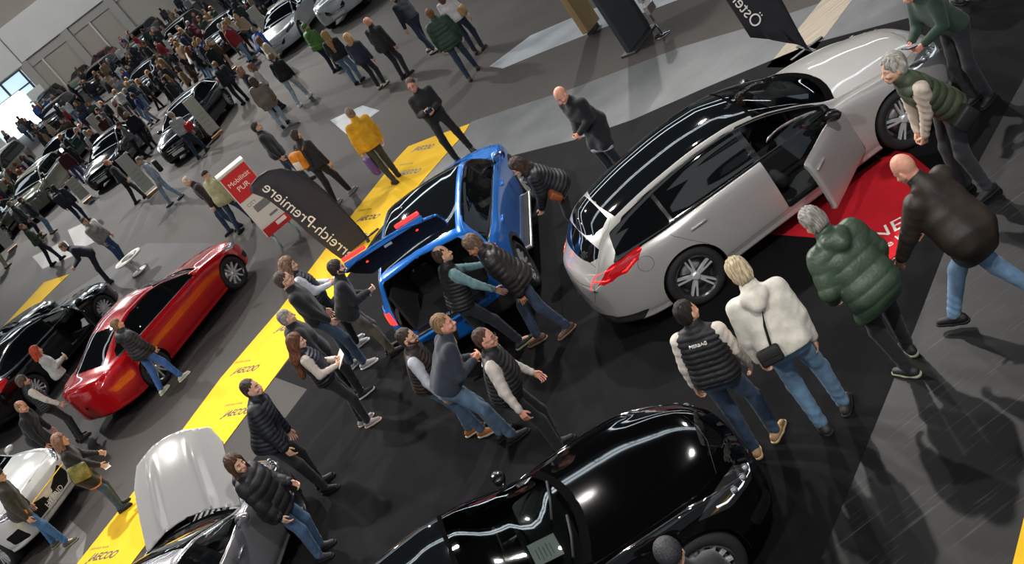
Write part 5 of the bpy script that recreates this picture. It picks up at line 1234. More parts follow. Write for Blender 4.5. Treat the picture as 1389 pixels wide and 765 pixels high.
pp('person in a light grey sweater carrying a bright red bag', (240, 146), (276, 210), 60, 1.74, top='sweater', tc='b4b0ac', hair='short', hc='a89888', legs='26364a', shoe='17171a', detail=2, feet=[(.2, -.08, -6), (-.2, .08, 8)])
pp('man in a light grey cardigan and jeans near the round white table', (110, 303), (170, 356), -30, 1.74, top='jacket', tc='8f8a84', hair='short', hc='3a2a20', legs='3d5878', shoe='202226', head=(-10, 12), detail=2, hands=[(.10, -.24, .84), (.16, .18, .9)])
pp('man in a navy sweater holding his hands together beside the black saloon', (82, 329), (150, 384), 190, 1.78, top='sweater', tc='1b2230', hair='short', hc='7a6450', legs='161c2a', shoe='17171a', head=(0, 18), detail=2, hands=[(.36, -.04, .94), (.36, .05, .94)])
pp('man in a green jacket with raised arm walking along the far aisle', (32, 310), (78, 356), 10, 1.74, top='jacket', tc='2f3c26', hair='short', hc='8a5a44', legs='1c2430', shoe='17171a', detail=2, hands=[(.26, -.10, 1.12), (.1, .27, .85)], feet=[(.2, -.12, -6), (-.2, .12, 8)])
pp('man in a black jacket and pale jeans with tan shoes on the far left', (24, 268), (72, 316), 20, 1.76, top='jacket', tc='1d1d20', hair='short', hc='4a3428', legs='6a8398', shoe='c0a080', detail=2)
pp('man in a charcoal jacket just left of the man in pale jeans', (6, 262), (58, 322), 10, 1.76, top='jacket', tc='26262a', hair='short', hc='7a5a48', legs='1b1f28', shoe='8a705a', detail=2)
pp('person in beige trousers cut off by the left edge', (-34, 300), (10, 362), 20, 1.70, top='jacket', tc='4a4640', hair='short', hc='4a3428', legs='a59680', shoe='b8ae9c', detail=2)
pp('man in a dark puffer jacket and bright blue jeans walking behind the red fastback', (160, 440), (236, 524), 30, 1.74, top='puffer', tc='20222a', hood=True, hair='short', hc='7a6048', legs='3a62a0', shoe='b9b49c', sole='d8d4c0', head=(6, 8), puff=.07, feet=[(.20, -.14, -6), (-.18, .16, 14)], hands=[(.16, -.20, .86), (-.02, .26, .84)])
pp('red-haired woman in a pale grey top holding a phone behind the red fastback', (50, 480), (120, 546), 20, 1.66, top='jacket', tc='b4b4b0', hair='bob', hc='b4431f', legs='1c1c20', shoe='b05a34', sole='b05a34', head=(0, 8), hands=[(.30, -.05, 1.14), (.28, .06, 1.10)], palms=('grip', 'grip'), build=.92, detail=1)
pp('person in a black ribbed vest with cream sleeves by the black saloon', (30, 520), (112, 596), 20, 1.76, top='vest', tc='232327', sleeve='cfc8bc', legs='161619', shoe='121214', hair='thick', hc='5a4a40', head=(10, 12), hands=[(.20, -.28, .84), (.1, .27, .9)], puff=.05)
pp('balding man in a dark coat bending over the white SUV', (32, 566), (104, 634), -10, 1.76, top='coat', tc='191a1c', hair='ring', hc='8a7058', legs='141416', shoe='101012', lean=24, head=(0, 26), skin='pink')
pp('woman with curly light brown hair in a black coat with a khaki bag', (92, 606), (168, 690), 2, 1.68, top='coat', tc='141416', inner='c77a5e', hair='curly', hc='8a6450', legs='2c4258', shoe='1a1a1c', head=(0, 14), lean=14, hands=[(.34, -.16, .86), (.30, .22, .98)], hem=-.26)
pp('person in an olive hooded jacket and jeans with an orange belt bag', (12, 645), (84, 742), 6, 1.76, top='jacket', tc='33322a', hair='beanie', hc='33322a', legs='36618f', shoe='4a4436', sole='8a8468', hood=True, feet=[(.18, -.20, -10), (-.10, .20, 12)], head=(0, 24), lean=14, hem=-.14)
pp('young woman with straight brown hair in a black jacket beside the raised bonnet', (308, 617), (440, 752), -24, 1.70, top='puffer', tc='101015', hood=True, hair='bob', hc='4f3222', legs='3a5674', shoe='1c1c20', head=(-24, 8), build=.95, puff=.11, hem=-.16, hands=[(.12, -.24, .84), (.20, .22, .98)])
person('person in a grey woollen hat seen from above at the bottom edge', loc=(-.27, 6.27), face=88, h=1.72, top='jacket', tc='2a2a2e', hair='beanie', hc='2f2e32', legs='1a1a1e', shoe='17171a', detail=2)
pp('man with light blue jeans and a round black rucksack looking down', (188, 214), (240, 272), 190, 1.76, top='shirt', tc='a9b4c0', hair='ring', hc='8a7a70', legs='8fa4b8', shoe='9a9a9a', head=(0, 24), detail=2, feet=[(.2, -.1, -6), (-.2, .1, 8)])
pp('man in a dark jacket walking between the far cars and the aisle', (146, 218), (192, 272), 20, 1.76, top='jacket', tc='1a1b22', hair='short', hc='b07050', legs='22262e', shoe='17171a', detail=2, feet=[(.16, -.1, -6), (-.16, .1, 8)])
pp('man in a navy jacket with a large dark rucksack on the far left', (72, 258), (118, 302), 80, 1.78, top='puffer', tc='1a2230', hair='short', hc='22262e', legs='1c3048', shoe='17171a', detail=2, puff=.1)
# ================================================================ things carried
bpy.context.view_layer.update()
def near(nm): return [k for k in PERS if nm in k][0]
def fr(nm): return PERS[near(nm)]
def wpt(nm, f, l, u):
    d = fr(nm); return attach(near(nm), [d['T'](f, l, u)])[0]
def wmat(nm, f, l, u):
    """frame on the torso: x forward, y left, z up along the spine"""
    d = fr(nm); R3 = Matrix.Rotation(d['root'].rotation_euler.z, 3, 'Z'); M = Matrix.Identity(4)
    for i, v in enumerate((d['F'], d['L'], d['S'])):
        w_ = R3 @ Vector(v)
        for j in range(3): M[j][i] = w_[j]
    p = wpt(nm, f, l, u)
    for j in range(3): M[j][3] = p[j]
    return M
def hand(nm, i):
    d = fr(nm); return attach(near(nm), [d['wr'][i][:3, 3]+d['wr'][i][:3, :3]@np.array([0, .03, -.10])])[0]
def bag(name, label, cat_, M, size, m, straps=(), who=None, flap=None, bev=.025):
    bm = bmesh.new(); box(bm, (0, 0, 0), size, bev=min(bev, min(size)*.35)); o = bmobj(name, bm, m, None, True); o.matrix_world = M; tag(o, label, cat_)
    bpy.context.view_layer.update(); inv = M.inverted()
    for pts in straps:
        P = [inv @ wpt(who, *p) for p in pts]; v, f = tube(P, .011, 6); mk('strap', v, f, mat('strap_'+m.name, tuple(x*.6 for x in m.node_tree.nodes['Principled BSDF'].inputs['Base Color'].default_value[:3]), .7), o)
    if flap: b = bmesh.new(); box(b, (-size[0]*.5 if flap < 0 else size[0]*.5, 0, size[2]*.18), (.012, size[1]*.92, size[2]*.5), bev=.004); bmobj('flap', b, m, o, True)
    return o
H = 'cream hoodie'
bag('shoulder_bag', 'small black shoulder bag hanging at the back of the cream hoodie', 'bag', wmat(H, -.19, .12, .02), (.08, .20, .15), mat('bag_black', (.012, .012, .013), .6, bump=.3), [[(-.18, .08, .08), (-.165, .04, .25), (-.15, -.02, .40), (-.08, -.07, .515)]], H, -1)
Wm = 'woman with short dark hair'
bag('shoulder_bag', 'brown leather shoulder bag of the woman bending at the blue SUV', 'bag', wmat(Wm, .10, .25, .06), (.10, .22, .18), mat('bag_brown', rgb('8a4a26'), .5), [[(.10, .20, .14), (.17, .10, .28), (.14, -.04, .40), (.02, -.10, .50)]], Wm, 1)
Gv = 'green padded vest'
bag('belt_bag', 'black bag at the hip of the man in the green padded vest', 'bag', wmat(Gv, .02, .27, -.06), (.24, .12, .17), mat('bag_black', (.012, .012, .013), .6), [], Gv)
Yj = 'bright yellow jacket'; hp_ = hand(Yj, 1)
bag('carrier_bag', 'purple carrier bag held by the person in the yellow jacket', 'bag', Matrix.Translation(hp_+Vector((0, 0, -.26))) @ Matrix.Rotation(R(104), 4, 'Z'), (.30, .10, .40), mat('bag_purple', rgb('5c3f7a'), .7), [], None)
OR = 'bright orange rucksack'
o = bag('rucksack', 'orange and white rucksack on the back of a man in black', 'rucksack', wmat(OR, -.29, 0, .25), (.17, .30, .42), mat('bag_orange', rgb('e08a24'), .7, noise=.25, nscale=8), [[(-.16, s*.11, .40), (-.02, s*.12, .50), (.11, s*.12, .42), (.12, s*.13, .25)] for s in (1, -1)], OR, -1, .06)
b = bmesh.new(); box(b, (-.095, 0, -.07), (.04, .22, .18), bev=.015); bmobj('front_pocket', b, mat('bag_white', rgb('d9cfc0'), .7), o, True)
RR = 'round black rucksack'; bag('rucksack', 'round black rucksack on the man in light blue jeans', 'rucksack', wmat(RR, -.26, 0, .22), (.16, .34, .40), mat('bag_black', (.012, .012, .013), .6), [[(-.14, s*.11, .40), (-.02, s*.12, .49), (.10, s*.12, .42)] for s in (1, -1)], RR, None, .07)
NR = 'large dark rucksack'; bag('rucksack', 'large dark rucksack on the man in navy at the far left', 'rucksack', wmat(NR, -.30, 0, .24), (.2, .34, .48), mat('bag_navy', rgb('20262e'), .7), [], NR, -1, .07)
RB = 'bright red bag'; bag('shoulder_bag', 'bright red bag hanging beside the light grey sweater', 'bag', wmat(RB, .04, -.27, .08), (.34, .12, .30), mat('bag_red', rgb('c01a22'), .6), [[(.04, -.24, .2), (.0, -.18, .42), (-.02, -.10, .5)]], RB, None, .05)
KB = 'curly light brown hair in a black coat'; bag('shoulder_bag', 'khaki shoulder bag with a dark pattern on the curly-haired woman', 'bag', wmat(KB, .06, -.26, .12), (.30, .12, .28), mat('bag_khaki', rgb('7a7440'), .7, noise=.5, nscale=10), [[(.06, -.24, .24), (.02, -.16, .42), (-.02, -.06, .50)]], KB, None, .05)
TB = 'tan shoulder bag near the top'; bag('shoulder_bag', 'tan shoulder bag on the person in a white blouse', 'bag', wmat(TB, -.05, -.25, .10), (.26, .12, .26), mat('bag_tan', rgb('a88458'), .7), [[(-.05, -.22, .2), (-.02, -.14, .44)]], TB, None, .05)
OB = 'olive hooded jacket'; bag('belt_bag', 'small orange belt bag on the olive hooded jacket', 'bag', wmat(OB, .10, -.19, -.02), (.10, .05, .08), mat('bag_orange', rgb('e08a24'), .7), [], OB)
def held(name, label, cat_, nm, size, m, rz=0., up=.0, tilt=0., screen=None, i=None):
    p = (hand(nm, 0)+hand(nm, 1))/2 if i is None else hand(nm, i)
    M = Matrix.Translation(p+Vector((0, 0, up))) @ Matrix.Rotation(fr(nm)['root'].rotation_euler.z+R(rz), 4, 'Z') @ Matrix.Rotation(R(tilt), 4, 'Y')
    bm = bmesh.new(); box(bm, (0, 0, 0), size, bev=min(.004, min(size)*.3)); o = bmobj(name, bm, m, None, False); o.matrix_world = M; tag(o, label, cat_)
    if screen: b = bmesh.new(); box(b, (0, 0, size[2]/2+.0008), (size[0]*.9, size[1]*.86, .001)); bmobj('screen', b, screen, o)
    return o
phone = mat('phone_black', (.012, .012, .014), .2); scr = mat('screen_dim', (.05, .06, .07), .1, emit=(.5, .6, .7), estr=.3)
held('mobile_phone', 'black phone in the hands of the man in the dark green sweater', 'phone', 'dark green sweater using', (.20, .12, .012), phone, 0, .03, -20, scr)
cmr = held('camera', 'small black camera held up by the man in sunglasses', 'camera', 'sunglasses', (.06, .13, .08), phone, 0, .02)
b = bmesh.new(); cyl(b, (.03, 0, 0), (.075, 0, 0), .028, .026); bmobj('lens', b, phone, cmr)
pap = mat('paper_white', rgb('d8d4cc'), .7)
held('leaflet', 'white papers held by the long-haired woman', 'paper', 'long auburn hair', (.21, .26, .006), pap, 10, .02, -35)
held('leaflet', 'white leaflet held by the curly-haired man in the dark vest', 'paper', 'curly light brown hair in a dark vest', (.10, .16, .006), pap, 0, .02, -35)
held('leaflet', 'folded white leaflet in the hand of the curly-haired woman', 'paper', KB, (.10, .22, .006), pap, 20, -.04, 10, i=0)
held('mobile_phone', 'white phone held by the red-haired woman', 'phone', 'red-haired woman', (.015, .08, .15), pap, 0, .02)
bpy.context.view_layer.update()
def back_print(nm, s, size, u, f=-.16, l=0.):
    M = wmat(nm, f, l, u) @ Matrix(((0, 0, -1), (-1, 0, 0), (0, 1, 0))).to_4x4()
    text('lettering', s, size, M, wt, fr(nm)['root'], ext=.012)
back_print('dark-haired man in a black quilted vest', 'MERBAG', .042, .40, -.13)
back_print('third of the three', 'MERBAG', .030, .40, -.125)
# ================================================================ feather flags
def flag(label, Y, outline, cloth, pole, txt, tsize, tpos, tdir, wave=.05, base=None):
    q = [PY(*p, Y=Y) for p in outline]; n = len(q)
    cx = sum(p.x for p in q)/n; cz = sum(p.z for p in q)/n
    root = empty('feather_flag', (PY(*pole[-1], Y=Y).x, Y, .014)); tag(root, label, 'flag')
    rl = root.location
    # triangulated cloth with a gentle billow and real thickness
    bm = bmesh.new(); vs = [bm.verts.new((p.x-rl.x, 0, p.z)) for p in q]; f = bm.faces.new(vs); bmesh.ops.triangulate(bm, faces=[f])
    bmesh.ops.subdivide_edges(bm, edges=bm.edges[:], cuts=5, use_grid_fill=True)
    for v in bm.verts: v.co.y = wave*math.sin(v.co.x*4+v.co.z*2)*.6
    bmesh.ops.recalc_face_normals(bm, faces=bm.faces)
    if sum(f.normal.y for f in bm.faces) > 0: bmesh.ops.reverse_faces(bm, faces=bm.faces)
    o = bmobj('flag_cloth', bm, cloth, root, True); md = o.modifiers.new('t', 'SOLIDIFY'); md.thickness = .004
    P = [PY(*p, Y=Y) for p in pole]; P[-1].z = max(0, P[-1].z)
    sm_ = [P[0]]
    v, fc = tube([(p.x-rl.x, .02, p.z) for p in P], .016, 8); mk('pole', v, fc, mat('flag_pole', (.02, .02, .022), .4), root)
    bm = bmesh.new(); box(bm, (0, .02, .012), (.55, .06, .022), bev=.006); box(bm, (0, .02, .012), (.06, .55, .022), bev=.006); cyl(bm, (0, .02, .02), (0, .02, .3), .025); bmobj('flag_base', bm, mat('flag_pole', (.02, .02, .022), .4), root)
    bpy.context.view_layer.update()
    A, B = PY(*tpos, Y=Y), PY(*tdir, Y=Y); ux = (B-A).normalized(); uz = Vector((-ux.z, 0, ux.x))
    # printed on the far side, so it reads mirrored from here
    M = Matrix(((ux.x, -uz.x, 0, 0), (0, 0, 1, 0), (ux.z, -uz.z, 0, 0), (0, 0, 0, 1))); 
    return root, A, B
cloth = mat('flag_fabric', rgb('3a383c'), .85, noise=.08, nscale=3)
nt = cloth.node_tree
def transl(m, a):
    nt = m.node_tree; b = nt.nodes['Principled BSDF']; o = nt.nodes['Material Output']; t = nt.nodes.new('ShaderNodeBsdfTransparent'); x = nt.nodes.new('ShaderNodeMixShader'); x.inputs[0].default_value = a
    nt.links.new(t.outputs[0], x.inputs[1]); nt.links.new(b.outputs[0], x.inputs[2]); nt.links.new(x.outputs[0], o.inputs[0])
transl(cloth, .90)
def mirrored(s, size, A, B, Y, root, dy=-.045, sx=1.):
    """mirror-written: the glyphs run from B to A as seen from here"""
    ux = (A-B).normalized(); uz = Vector((-ux.z, 0, ux.x))
    if uz.z < 0: uz = -uz
    c = (A+B)/2; M = Matrix(((ux.x, uz.x, 0, c.x), (0, 0, 1, Y+dy), (ux.z, uz.z, 0, c.z), (0, 0, 0, 1)))
    return text('lettering', s, size, M, wt, root, ext=.001, sx=sx)
f1, A, B = flag('tall dark grey feather flag leaning over the red info stand', 20.9, [(341, 262), (342, 252), (350, 242), (364, 234), (382, 231), (404, 236), (428, 250), (452, 272), (476, 298), (498, 325), (508, 348), (495, 372), (478, 362), (452, 344), (420, 318), (392, 292), (362, 270)], cloth,
    [(341, 262), (342, 252), (350, 242), (364, 233), (382, 230), (404, 235), (428, 249), (452, 271), (476, 297), (500, 324), (516, 345), (530, 362)], 'x', .3, (366, 257), (470, 352))
mirrored('Österreich-Premiere', .30, PY(366, 257, Y=20.9), PY(497, 362, Y=20.9), 20.9, f1)
cloth2 = mat('flag_fabric_dark', rgb('26252c'), .85, noise=.08, nscale=3)
f2, A, B = flag('dark feather flag hanging by the silver bonnet, cut by the top edge', 15.25, [(940, -90), (985, 0), (1018, 52), (1042, 54), (1066, 54), (1084, 62), (1096, 68), (1078, 34), (1060, 0), (1010, -100)], cloth2, [(1010, -100), (1060, 0), (1078, 34), (1096, 68)], 'x', .3, (1, 1), (2, 2), wave=.02)
mirrored('Österreich-Premiere', .24, PY(895, -125, Y=15.25), PY(1034, 42, Y=15.25), 15.25, f2, dy=-.05)
# ================================================================ info stands and furniture
g0 = G(396, 327); st = empty('info_stand', (g0.x, g0.y, 0), R(8)); tag(st, 'red and white printed info stand between the feather flag and red fastback', 'sign')
rs = mat('stand_red', rgb('c8202a'), .5); ws_ = mat('stand_white', rgb('d5d2cc'), .5); ls = mat('stand_leg', rgb('a9c4b8'), .4)
def bx(nm, c, s, m, p, bev=.004, M=None): b = bmesh.new(); box(b, c, s, M=M, bev=bev); return bmobj(nm, b, m, p)
bx('cabinet', (0, .18, 1.15), (.66, .34, 1.55), ws_, st, .01); bx('top_panel', (0, .18, 1.95), (.68, .40, .06), ws_, st, .01)
bx('poster', (0, .0, 1.60), (.62, .012, .62), rs, st); bx('poster', (0, -.001, .92), (.62, .012, .70), ws_, st); bx('poster', (0, .0, .48), (.62, .013, .22), rs, st)
for s in (-1, 1):
    b = bmesh.new(); cyl(b, (s*.24, .15, 0), (s*.22, .15, .40), .025, .03); bmobj('leg', b, ls, st, True)
bpy.context.view_layer.update()
def front_text(par, s, size, x, z, m, y=-.009): text('lettering', s, size, par.matrix_world @ Matrix.Translation((x, y, z)) @ Matrix.Rotation(R(90), 4, 'X'), m, par, ext=.001)
front_text(st, 'Mobilität', .145, 0, 1.70, wt); front_text(st, 'PUR', .155, -.02, 1.53, wt); front_text(st, 'CITY', .10, -.12, 1.15, mat('print_grey', rgb('77777a'), .7))
bx('picture', (.02, -.008, 1.0), (.34, .004, .16), mat('print_grey', rgb('77777a'), .7), st); bx('picture', (.1, -.008, .72), (.20, .004, .05), mat('print_grey', rgb('77777a'), .7), st); bx('picture', (.12, -.009, .50), (.24, .004, .09), wt, st)
g0 = G(190, 368); tb = empty('round_table', (g0.x, g0.y, 0)); tag(tb, 'low round white table with a dark tray near the man in the grey cardigan', 'table')
b = bmesh.new(); cyl(b, (0, 0, .44), (0, 0, .48), .40, n=40); bmobj('table_top', b, mat('table_white', rgb('d8d4ce'), .4), tb, True); b = bmesh.new(); cyl(b, (.05, .02, .481), (.05, .02, .492), .24, n=32); bmobj('tray', b, mat('tray_grey', rgb('6a6864'), .4), tb, True)  # darker grey disc lying on the table top
b = bmesh.new(); cyl(b, (0, 0, 0), (0, 0, .03), .22, n=30); cyl(b, (0, 0, .03), (0, 0, .44), .04); bmobj('pedestal', b, mat('table_white', rgb('d8d4ce'), .4), tb, True)
# column boards at the top centre
g0 = G(868, 56); tt = empty('display_panel', (g0.x, g0.y, 0), R(38)); tag(tt, 'tall dark grey display panel cut off by the top edge of the photo', 'panel')
bx('board', (0, 0, 1.25), (.86, .10, 2.4), mat('panel_grey', rgb('34363a'), .6), tt, .01); bx('foot', (0, 0, .02), (.95, .34, .04), mat('panel_grey', rgb('34363a'), .6), tt, .008)
g0 = G(806, 42); t2 = empty('display_panel', (g0.x, g0.y, 0), R(38)); tag(t2, 'beige display board standing just left of the dark grey panel', 'panel')
bx('board', (0, 0, 1.25), (.50, .16, 2.3), mat('board_beige', rgb('a2875e'), .7), t2, .01); bx('foot', (0, 0, .05), (.3, .14, .10), mat('panel_grey', rgb('34363a'), .6), t2, .008)
g0 = G(899, 47); t3 = empty('leaflet_rack', (g0.x, g0.y, 0), R(38)); tag(t3, 'small metal leaflet rack against the dark grey display panel', 'rack')
b = bmesh.new(); cyl(b, (0, 0, .0), (0, 0, 1.15), .018); cyl(b, (0, 0, 0), (0, 0, .02), .16, n=24); bmobj('post', b, mat('chrome', (.8, .8, .82), .1, metal=1.), t3, True)
for k in range(3): bx('shelf', (0, -.07, .55+.26*k), (.24, .09, .15), mat('chrome', (.8, .8, .82), .1, metal=1.), t3, .004); bx('leaflets', (0, -.075, .60+.26*k), (.20, .05, .19), pap, t3, .002)
# slender info boards beside the far cars
def board(label, foot, hgt=1.35, rz=0., w=.42, wood=True):
    g = G(*foot); r = empty('info_board', (g.x, g.y, 0), R(rz)); tag(r, label, 'sign', 'info boards')
    bx('panel', (0, 0, hgt/2+.12), (w, .035, hgt-.12), mat('board_white', rgb('b9b6a8'), .6), r); bx('foot', (0, 0, .04), (w+.02, .20, .08), mat('wood_block', rgb('a87c50'), .6), r, .01)
    b = bmesh.new()
    for k in range(4): box(b, (0, -.019, .45+.16*k), (w*.6, .002, .012))
    bmobj('print', b, mat('print_grey', rgb('77777a'), .7), r)
board('white info board with a wooden foot in front of the black estate', (296, 184), 1.5, 12); board('pale info board by the man in light blue jeans', (208, 262), 1.5, 14); board('white info board behind the man in the dark suit', (316, 96), 1.4, 12); board('thin white info board between the far black cars', (150, 190), 1.4, 14)
board('white info board at the far left edge', (18, 338), 1.5, 14); board('small info board with a wooden block near the grey SUV', (120, 272), 1.0, 14); board('white info board left of the white car', (372, 52), 1.5, 12); board('white info board at the left beside the crowd', (52, 236), 1.3, 12)
# ================================================================ far cars
far = mat('far_dummy', (0, 0, 0)); PR = {}
def proto(kind):
    c = body_style(kind); kw = dict(coupe=COUPE, limo=dict(winD=4.15, rt=3.5, rb=4.35, cowl=1.55, wt=2.4, winA=1.75), suv=dict(winD=4.12, rt=4.2, rb=4.5, cowl=1.25, wt=1.95, winA=1.42), wagon=dict(winD=4.25, rt=3.95, rb=4.42, cowl=1.40, wt=2.2, winA=1.55), van=dict(winD=4.8, rt=4.9, rb=5.0, cowl=.9, wt=1.75, winA=1.2))[kind]
    dz = dict(suv=.14, van=.2).get(kind, .02)
    r, o = build_car(c, None, paint('proto_'+kind, '111111', rough=.15, metal=.2), 2 if kind != 'van' else 3, (0, -300), 0, extra_cuts=[tlE(c), hlE(c, dz), grE(c, dz)], lights=LT, wheels='ten', notag=True, handles=False, **kw)
    b = bmesh.new(); box(b, (c.L/2+.055, 0, .42), (.012, .50, .11), bev=.004); bmobj('number_plate', b, mat('plate_pale', rgb('c9ccc8'), .5), r)
    b = bmesh.new(); [box(b, (c.L/2+.05, 0, z), (.015, .72, .016), bev=.004) for z in (.52, .60)]; bmobj('grille_bar', b, mat('chrome', (.8, .8, .82), .1, metal=1.), r)
    PR[kind] = (r, c); return r
def copy_tree(o, parent=None, swap=None):
    c = o.copy(); C.objects.link(c); c.parent = parent
    if swap and o.type == 'MESH':
        for i, s_ in enumerate(c.material_slots):
            k = o.data.materials[i].name if o.data.materials[i] else ''
            if k in swap: s_.link = 'OBJECT'; s_.material = swap[k]
    for ch in o.children: copy_tree(ch, c, swap)
    return c
FOOT = []
def farcar(label, kind, colour, px, head, front=False, world=None):
    if kind not in PR: r = proto(kind); first = True
    else: first = False
    r0, c = PR[kind]
    g = Vector(world) if world else G(*px)
    r = copy_tree(r0, None, {'paint_proto_'+kind: paint('far_'+colour, colour, rough=.15, metal=.2)})
    r.location = (g.x, g.y, 0); r.rotation_euler = (0, 0, R(head)); tag(r, label, 'car'); FOOT.append((g.x, g.y, R(head), c.L, c.W)); return r
cK = body_style('wagon'); lK, hK = place(cK, (311, 130), (278, 179), 1)
farcar('black estate facing the camera with chrome-framed grille, beside the white info board', 'wagon', '0c0c10', None, math.degrees(hK), world=(*lK, 0))
for a in [('white saloon facing the camera near the green hooded jacket', 'coupe', 'c9c9c8', (406, 48), -112), ('white SUV at the top edge behind the bald man', 'suv', 'bfc0c0', (486, 4), -112), ('black saloon behind the man in the dark suit', 'limo', '08080a', (318, 62), -112), ('dark grey SUV with pale roof reflections at the top edge', 'suv', '2c2c30', (374, -6), -112),
    ('black SUV deep in the crowd at the top edge', 'suv', '0a0a0d', (262, 62), -110), ('olive grey SUV in the far crowd', 'suv', '4a4e48', (206, 62), -108), ('black saloon left of the black estate', 'limo', '0b0c10', (215, 122), -108), ('dark blue SUV in the middle of the far crowd', 'suv', '101a2c', (150, 114), -106), ('black saloon facing the camera with a pale number plate', 'coupe', '0a0a0c', (172, 222), -106),
    ('dark teal saloon at the left of the far rows', 'limo', '12302e', (100, 222), -104), ('black SUV under the bright window', 'suv', '0c0d10', (92, 168), -104), ('olive beige SUV with an upright grille at the left', 'suv', '6a6a5a', (72, 272), -104), ('beige van at the left edge of the far rows', 'van', '8a8672', (22, 250), -102), ('black saloon at the far left edge', 'coupe', '0b0b0d', (10, 322), -100),
    ('pink hatchback far away by the hall wall', 'wagon', 'b0305c', (150, 92), -104), ('silver-green saloon far away in the crowd', 'coupe', '5c685c', (122, 112), -104), ('black car parked far away by the hall gates', 'suv', '0a0a0e', (80, 146), -104), ('black saloon at the top edge left of the dark grey SUV', 'limo', '09090c', (322, -22), -112)]: farcar(*a)
for k in list(PR): # the prototypes themselves are not part of the place
    def rm(o):
        for ch in list(o.children): rm(ch)
        bpy.data.objects.remove(o)
    rm(PR[k][0])
# overlap report
for i in range(len(FOOT)):
    for j in range(i):
        a, b_ = FOOT[i], FOOT[j]; d = math.hypot(a[0]-b_[0], a[1]-b_[1]); dx = abs((a[0]-b_[0])*math.sin(a[2])-(a[1]-b_[1])*math.cos(a[2])); dl = abs((a[0]-b_[0])*math.cos(a[2])+(a[1]-b_[1])*math.sin(a[2]))
        if dx < 1.95 and dl < 4.8: print('CAR OVERLAP', i, j, round(dx, 1), round(dl, 1))
# ================================================================ the far crowd
COL = [('black', '15151a'), ('black', '101014'), ('navy', '1a2234'), ('charcoal', '2c2c30'), ('beige', '9a8670'), ('dark green', '2a3a2c'), ('brown', '4a3428'), ('grey', '6a6a6c'), ('maroon', '4a161e'), ('white', 'c4c0ba'), ('blue', '243c70'), ('dark blue', '1a2440'), ('tan', '846a4c'), ('red', '8a1c20'), ('light grey', '8c8a88')]+[('black', '131317'), ('black', '131317'), ('charcoal', '26262a'), ('navy', '161e2e'), ('brown', '3c2c22')]
LEGC = [('black', '141418'), ('dark', '1e2028'), ('blue', '34486a'), ('grey', '4a4c52'), ('pale blue', '7a90a4')]
HC = [('dark-haired', '241a15'), ('brown-haired', '4a3324'), ('fair-haired', 'a07c50'), ('grey-haired', '9a948c'), ('auburn-haired', '7a4428')]
PP = []
specs = [('puffer jacket', 'puffer', 'short', dict(feet=[(.16, -.1, -8), (-.16, .1, 8)])), ('jacket', 'jacket', 'short', dict()), ('coat', 'coat', 'short', dict(lean=8)), ('sweater', 'sweater', 'thick', dict(hands=[(.28, -.06, 1.08), (.28, .06, 1.06)])), ('jacket', 'jacket', 'bob', dict(h=1.66, hands=[(.24, -.1, 1.0), (.1, .24, .84)])), ('coat', 'coat', 'long', dict(h=1.66)), ('hooded jacket', 'jacket', 'ring', dict(hood=True, lean=14)), ('sweater', 'sweater', 'long', dict(h=1.64, feet=[(.18, -.08, -8), (-.16, .08, 8)])), ('puffer jacket', 'puffer', 'bob', dict(h=1.66, lean=10, puff=.1))]
for i, (gn, tp_, hr, kw) in enumerate(specs):
    r = person('proto %d' % i, loc=(0, -200), top=tp_, tc='0%d0101' % i, legs='0%d0102' % i, hair=hr, hc='0%d0103' % i, shoe='18181a', detail=3, **kw); PP.append((r, gn, hr, i))
poly = [(60, 172), (-10, 232), (-12, 300), (40, 296), (100, 262), (150, 236), (196, 240), (214, 238), (216, 180), (262, 150), (330, 98), (352, 96), (372, 40), (430, 20), (452, -8), (300, -20), (215, 0), (120, 96)]
used_ = []; made = 0; tries = 0; names = {}
occ = [tuple(d['root'].location[:2]) for d in PERS.values()]+[tuple(o.location[:2]) for o in bpy.data.objects if o.name.startswith('info_board')]
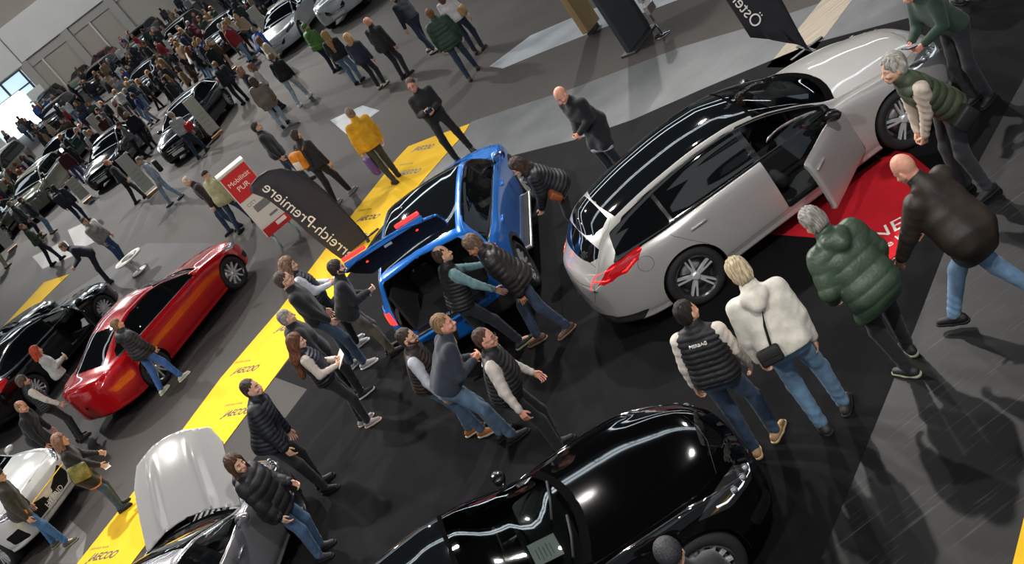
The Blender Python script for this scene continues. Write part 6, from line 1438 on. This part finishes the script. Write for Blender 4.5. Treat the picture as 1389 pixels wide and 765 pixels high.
while made < 170 and tries < 30000:
    tries += 1; px, py = rnd_.uniform(-12, 455), rnd_.uniform(-20, 320)
    if not inpoly(poly, np.array([px]), np.array([py]))[0]: continue
    g = G(px, py)
    if g.y > 93: continue
    ok = all(math.hypot(g.x-a, g.y-b_) > .62 for a, b_ in occ)
    for (cx, cy, h_, L_, W_) in FOOT:
        dx = abs((g.x-cx)*math.sin(h_)-(g.y-cy)*math.cos(h_)); dl = abs((g.x-cx)*math.cos(h_)+(g.y-cy)*math.sin(h_))
        if dx < W_/2+.42 and dl < L_/2+.42: ok = False
    if not ok: continue
    occ.append((g.x, g.y)); made += 1
    r0, gn, hr, i = rnd_.choice(PP); cn, ch = rnd_.choice(COL); ln_, lh = rnd_.choice(LEGC); hn, hh = rnd_.choice(HC); skc = rnd_.choice(['pale', 'pink', 'tan'])
    base = MATS['cloth_'+{'puffer': 'puffer', 'jacket': 'jacket', 'coat': 'coat', 'sweater': 'sweater'}[specs[i][1]]+'_0%d0101' % i]
    sw = {base.name: mat('crowd_'+ch, rgb(ch), .85), 'trouser_0%d0102' % i: mat('crowd_legs_'+lh, rgb(lh), .9), 'hair_0%d0103' % i: mat('crowd_hair_'+hh, rgb(hh), .8), 'skin_pale': MATS['skin_pale'] if skc == 'pale' else mat('skin_'+skc, SKIN[skc], .5)}
    r = copy_tree(r0, None, sw); r.location = (g.x, g.y, 0)
    cars = sorted(FOOT, key=lambda f: math.hypot(f[0]-g.x, f[1]-g.y))[:1]; fa = math.atan2(cars[0][1]-g.y, cars[0][0]-g.x)+rnd_.gauss(0, .7)
    r.rotation_euler = (0, 0, fa); s_ = rnd_.uniform(.95, 1.05); r.scale = (s_, s_, s_)
    used_.append((px, py, r, '%s person in a %s %s and %s trousers' % (hn, cn, gn, ln_)))
def where(px, py):
    if py < 25 and px > 215: a = 'at the top edge'
    elif px < 70 and py > 190: a = 'at the left edge'
    elif px < 130 and py < 190: a = 'by the far wall'
    elif px > 300: a = 'near the white saloon'
    elif px > 215: a = 'behind the black estate'
    elif py < 100: a = 'in the farthest crowd'
    elif py < 180: a = 'amid the far cars'
    else: a = 'at the crowd front'
    return a
grp = {}
for px, py, r, t in used_: grp.setdefault((t, where(px, py)), []).append((px, r))
ordn = ['leftmost', 'second from left', 'third from left', 'fourth from left', 'fifth from left']
for (t, wh), l in grp.items():
    l.sort(key=lambda a: a[0])
    for k, (px, r) in enumerate(l): tag(r, t.replace(' and', ',', 1) + ' ' + wh + ('' if len(l) == 1 else ', '+ordn[k]), 'person', 'visitors crowding the far cars')
for r, gn, hr, i in PP:
    del PERS['proto %d' % i]
    def rm(o):
        for ch in list(o.children): rm(ch)
        bpy.data.objects.remove(o)
    rm(r)
# someone sitting in the silver estate, far seat
bpy.context.view_layer.update()
sp_ = rA.matrix_world @ Vector((cA.L/2-2.46, .38, 0))
sr = person('person in dark clothes sitting in the far front seat of the silver estate', loc=(sp_.x, sp_.y), face=math.degrees(hA), h=1.62, top='jacket', tc='15151a', hair='short', hc='3a2a20', legs='16161a', pel=.30, lean=-8, feet=[(.56, -.09, 0), (.50, .09, 0)], hands=[(.42, -.14, .62), (.40, .10, .60)], detail=2)
sr.location.z = .30
cam = bpy.data.cameras.new('camera'); co = bpy.data.objects.new('camera', cam); C.objects.link(co); bpy.context.scene.camera = co
cam.sensor_width = 36; cam.lens = FPX/1389*36; cam.clip_end = 400
co.matrix_world = Matrix.Translation((0, 0, CAMH)) @ Matrix([[_R[0], _U[0], -_F[0]], [_R[1], _U[1], -_F[1]], [_R[2], _U[2], -_F[2]]]).to_4x4()
vs = bpy.context.scene.view_settings; vs.view_transform = 'Standard'; vs.look = 'None'; vs.exposure = .36; vs.gamma = 1.; vs.use_curve_mapping = False
